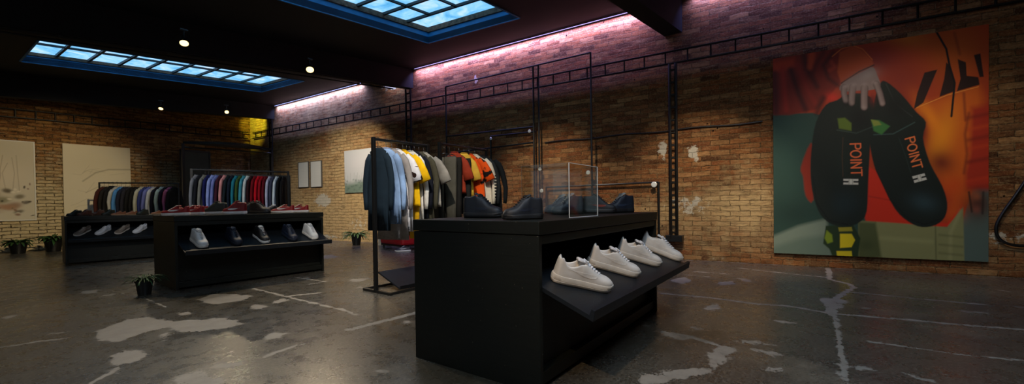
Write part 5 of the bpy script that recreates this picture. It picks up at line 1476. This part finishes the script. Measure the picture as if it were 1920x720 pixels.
def area(p, aim, sx, sy, energy, col, spread=180):
    ld = bpy.data.lights.new('area_light', 'AREA'); ld.shape = 'RECTANGLE'; ld.size = sx; ld.size_y = sy; ld.energy = energy; ld.color = col; ld.spread = math.radians(spread)
    lo = bpy.data.objects.new('area_light', ld); COL.objects.link(lo); lo.location = p
    d = (Vector(aim)-Vector(p)).normalized(); lo.rotation_euler = d.to_track_quat('-Z', 'Y').to_euler(); return lo
# daylight under the skylight above and behind the camera
area((.4, -.6, cz(.4, -.6)+.16), (.4, -.6, 0), 5.5, 2.4, 125, (.78, .88, 1.0))
# added fill light at the left wall, dressed as an unseen window
area((X0+.10, 3.0, 1.9), (4, 3.0, 1.3), 5.8, 2.2, 26, (.86, .92, 1.0))
root = bpy.data.objects.new('window_4', None); COL.objects.link(root); root['kind'] = 'structure'; root.location = (X0+.02, 3.0, .7)
bm = bmesh.new(); box(bm, 0, .012, -2.95, 2.95, .05, 2.35); link('pane', bm, GLASS, root)
bm = bmesh.new()
for y in np.linspace(-3, 3, 6): box(bm, .0, .16, y-.03, y+.03, 0, 2.4)
for z in (0, 1.2, 2.4): box(bm, .0, .16, -3.03, 3.03, z-.03, z+.03)
link('window_frame', bm, STEEL, root)

# LED strips where ceiling meets the poster wall
def led(y0, y1, col, e, label, strength):
    z0, z1 = zc(rw(y0), y0)-.035, zc(rw(y1), y1)-.035
    a, b_ = Vector((rw(y0)-.085, y0, z0)), Vector((rw(y1)-.085, y1, z1)); o0 = a
    root = thing('led_strip', label, 'led strip', a)
    nv = Vector((1, WK, 0)).normalized()
    bm = bmesh.new(); tube(bm, [Vector((0, 0, .012)), b_-a+Vector((0, 0, .012))], .012, 6); link('channel', bm, STEEL2, root)
    bm = bmesh.new(); tube(bm, [Vector((0, 0, 0)), b_-a], .007, 6); link('led_tape', bm, emit_mat('led_glow', col, strength), root)
    n = 1
    L = (b_-a).length; m = (a+b_)/2-Vector((0, 0, .012))
    ld = bpy.data.lights.new('strip_light', 'AREA'); ld.shape = 'RECTANGLE'; ld.size = L; ld.size_y = .03; ld.energy = e; ld.color = col; ld.spread = math.radians(150)
    lo = bpy.data.objects.new('strip_light', ld); COL.objects.link(lo)
    xax = (b_-a).normalized(); zax = -(Vector((0, 0, -1))*.84+nv*.54).normalized(); zax = (zax-xax*zax.dot(xax)).normalized(); yax = zax.cross(xax)
    Mx = Matrix(((xax.x, yax.x, zax.x), (xax.y, yax.y, zax.y), (xax.z, yax.z, zax.z))).to_4x4(); Mx.translation = m-Vector((0, 0, .01)); lo.matrix_world = Mx
led(14.2, 10.0, (.42, .46, 1.0), 62, 'lavender glowing led strip along the wall top nearest the far corner', 1.8)
led(8.95, 8.45, (.52, .58, 1.0), 9, 'short whitish led strip piece left of the middle beam end', 3)
led(8.0, 2.25, (.47, .37, 1.0), 112, 'pink violet glowing led strip between the two beam ends', 1.8)
led(1.6, -.6, (.36, .34, 1.0), 22, 'violet led strip right of the near beam end, cut by the top edge', 2.5)
plainspot((rw(15.2)-.85, 15.15, 4.14), (rw(15.45), 15.45, 3.9), 70, 80, (.92, 1, .06), .5, .04)

# world: overcast evening blue above the skylights
wd = bpy.data.worlds.new('sky'); SC.world = wd; wd.use_nodes = True
bg = wd.node_tree.nodes['Background']; bg.inputs[0].default_value = (.62, .78, 1.0, 1); bg.inputs[1].default_value = 1.45

SC.view_settings.view_transform = 'Standard'; SC.view_settings.look = 'None'; SC.view_settings.exposure = 0.0; SC.view_settings.gamma = 1.0
SC.view_settings.use_curve_mapping = False
SC.cycles.use_denoising = True
SC.cycles.max_bounces = 8; SC.cycles.diffuse_bounces = 3; SC.cycles.transparent_max_bounces = 12
SC.cycles.sample_clamp_indirect = 4.0
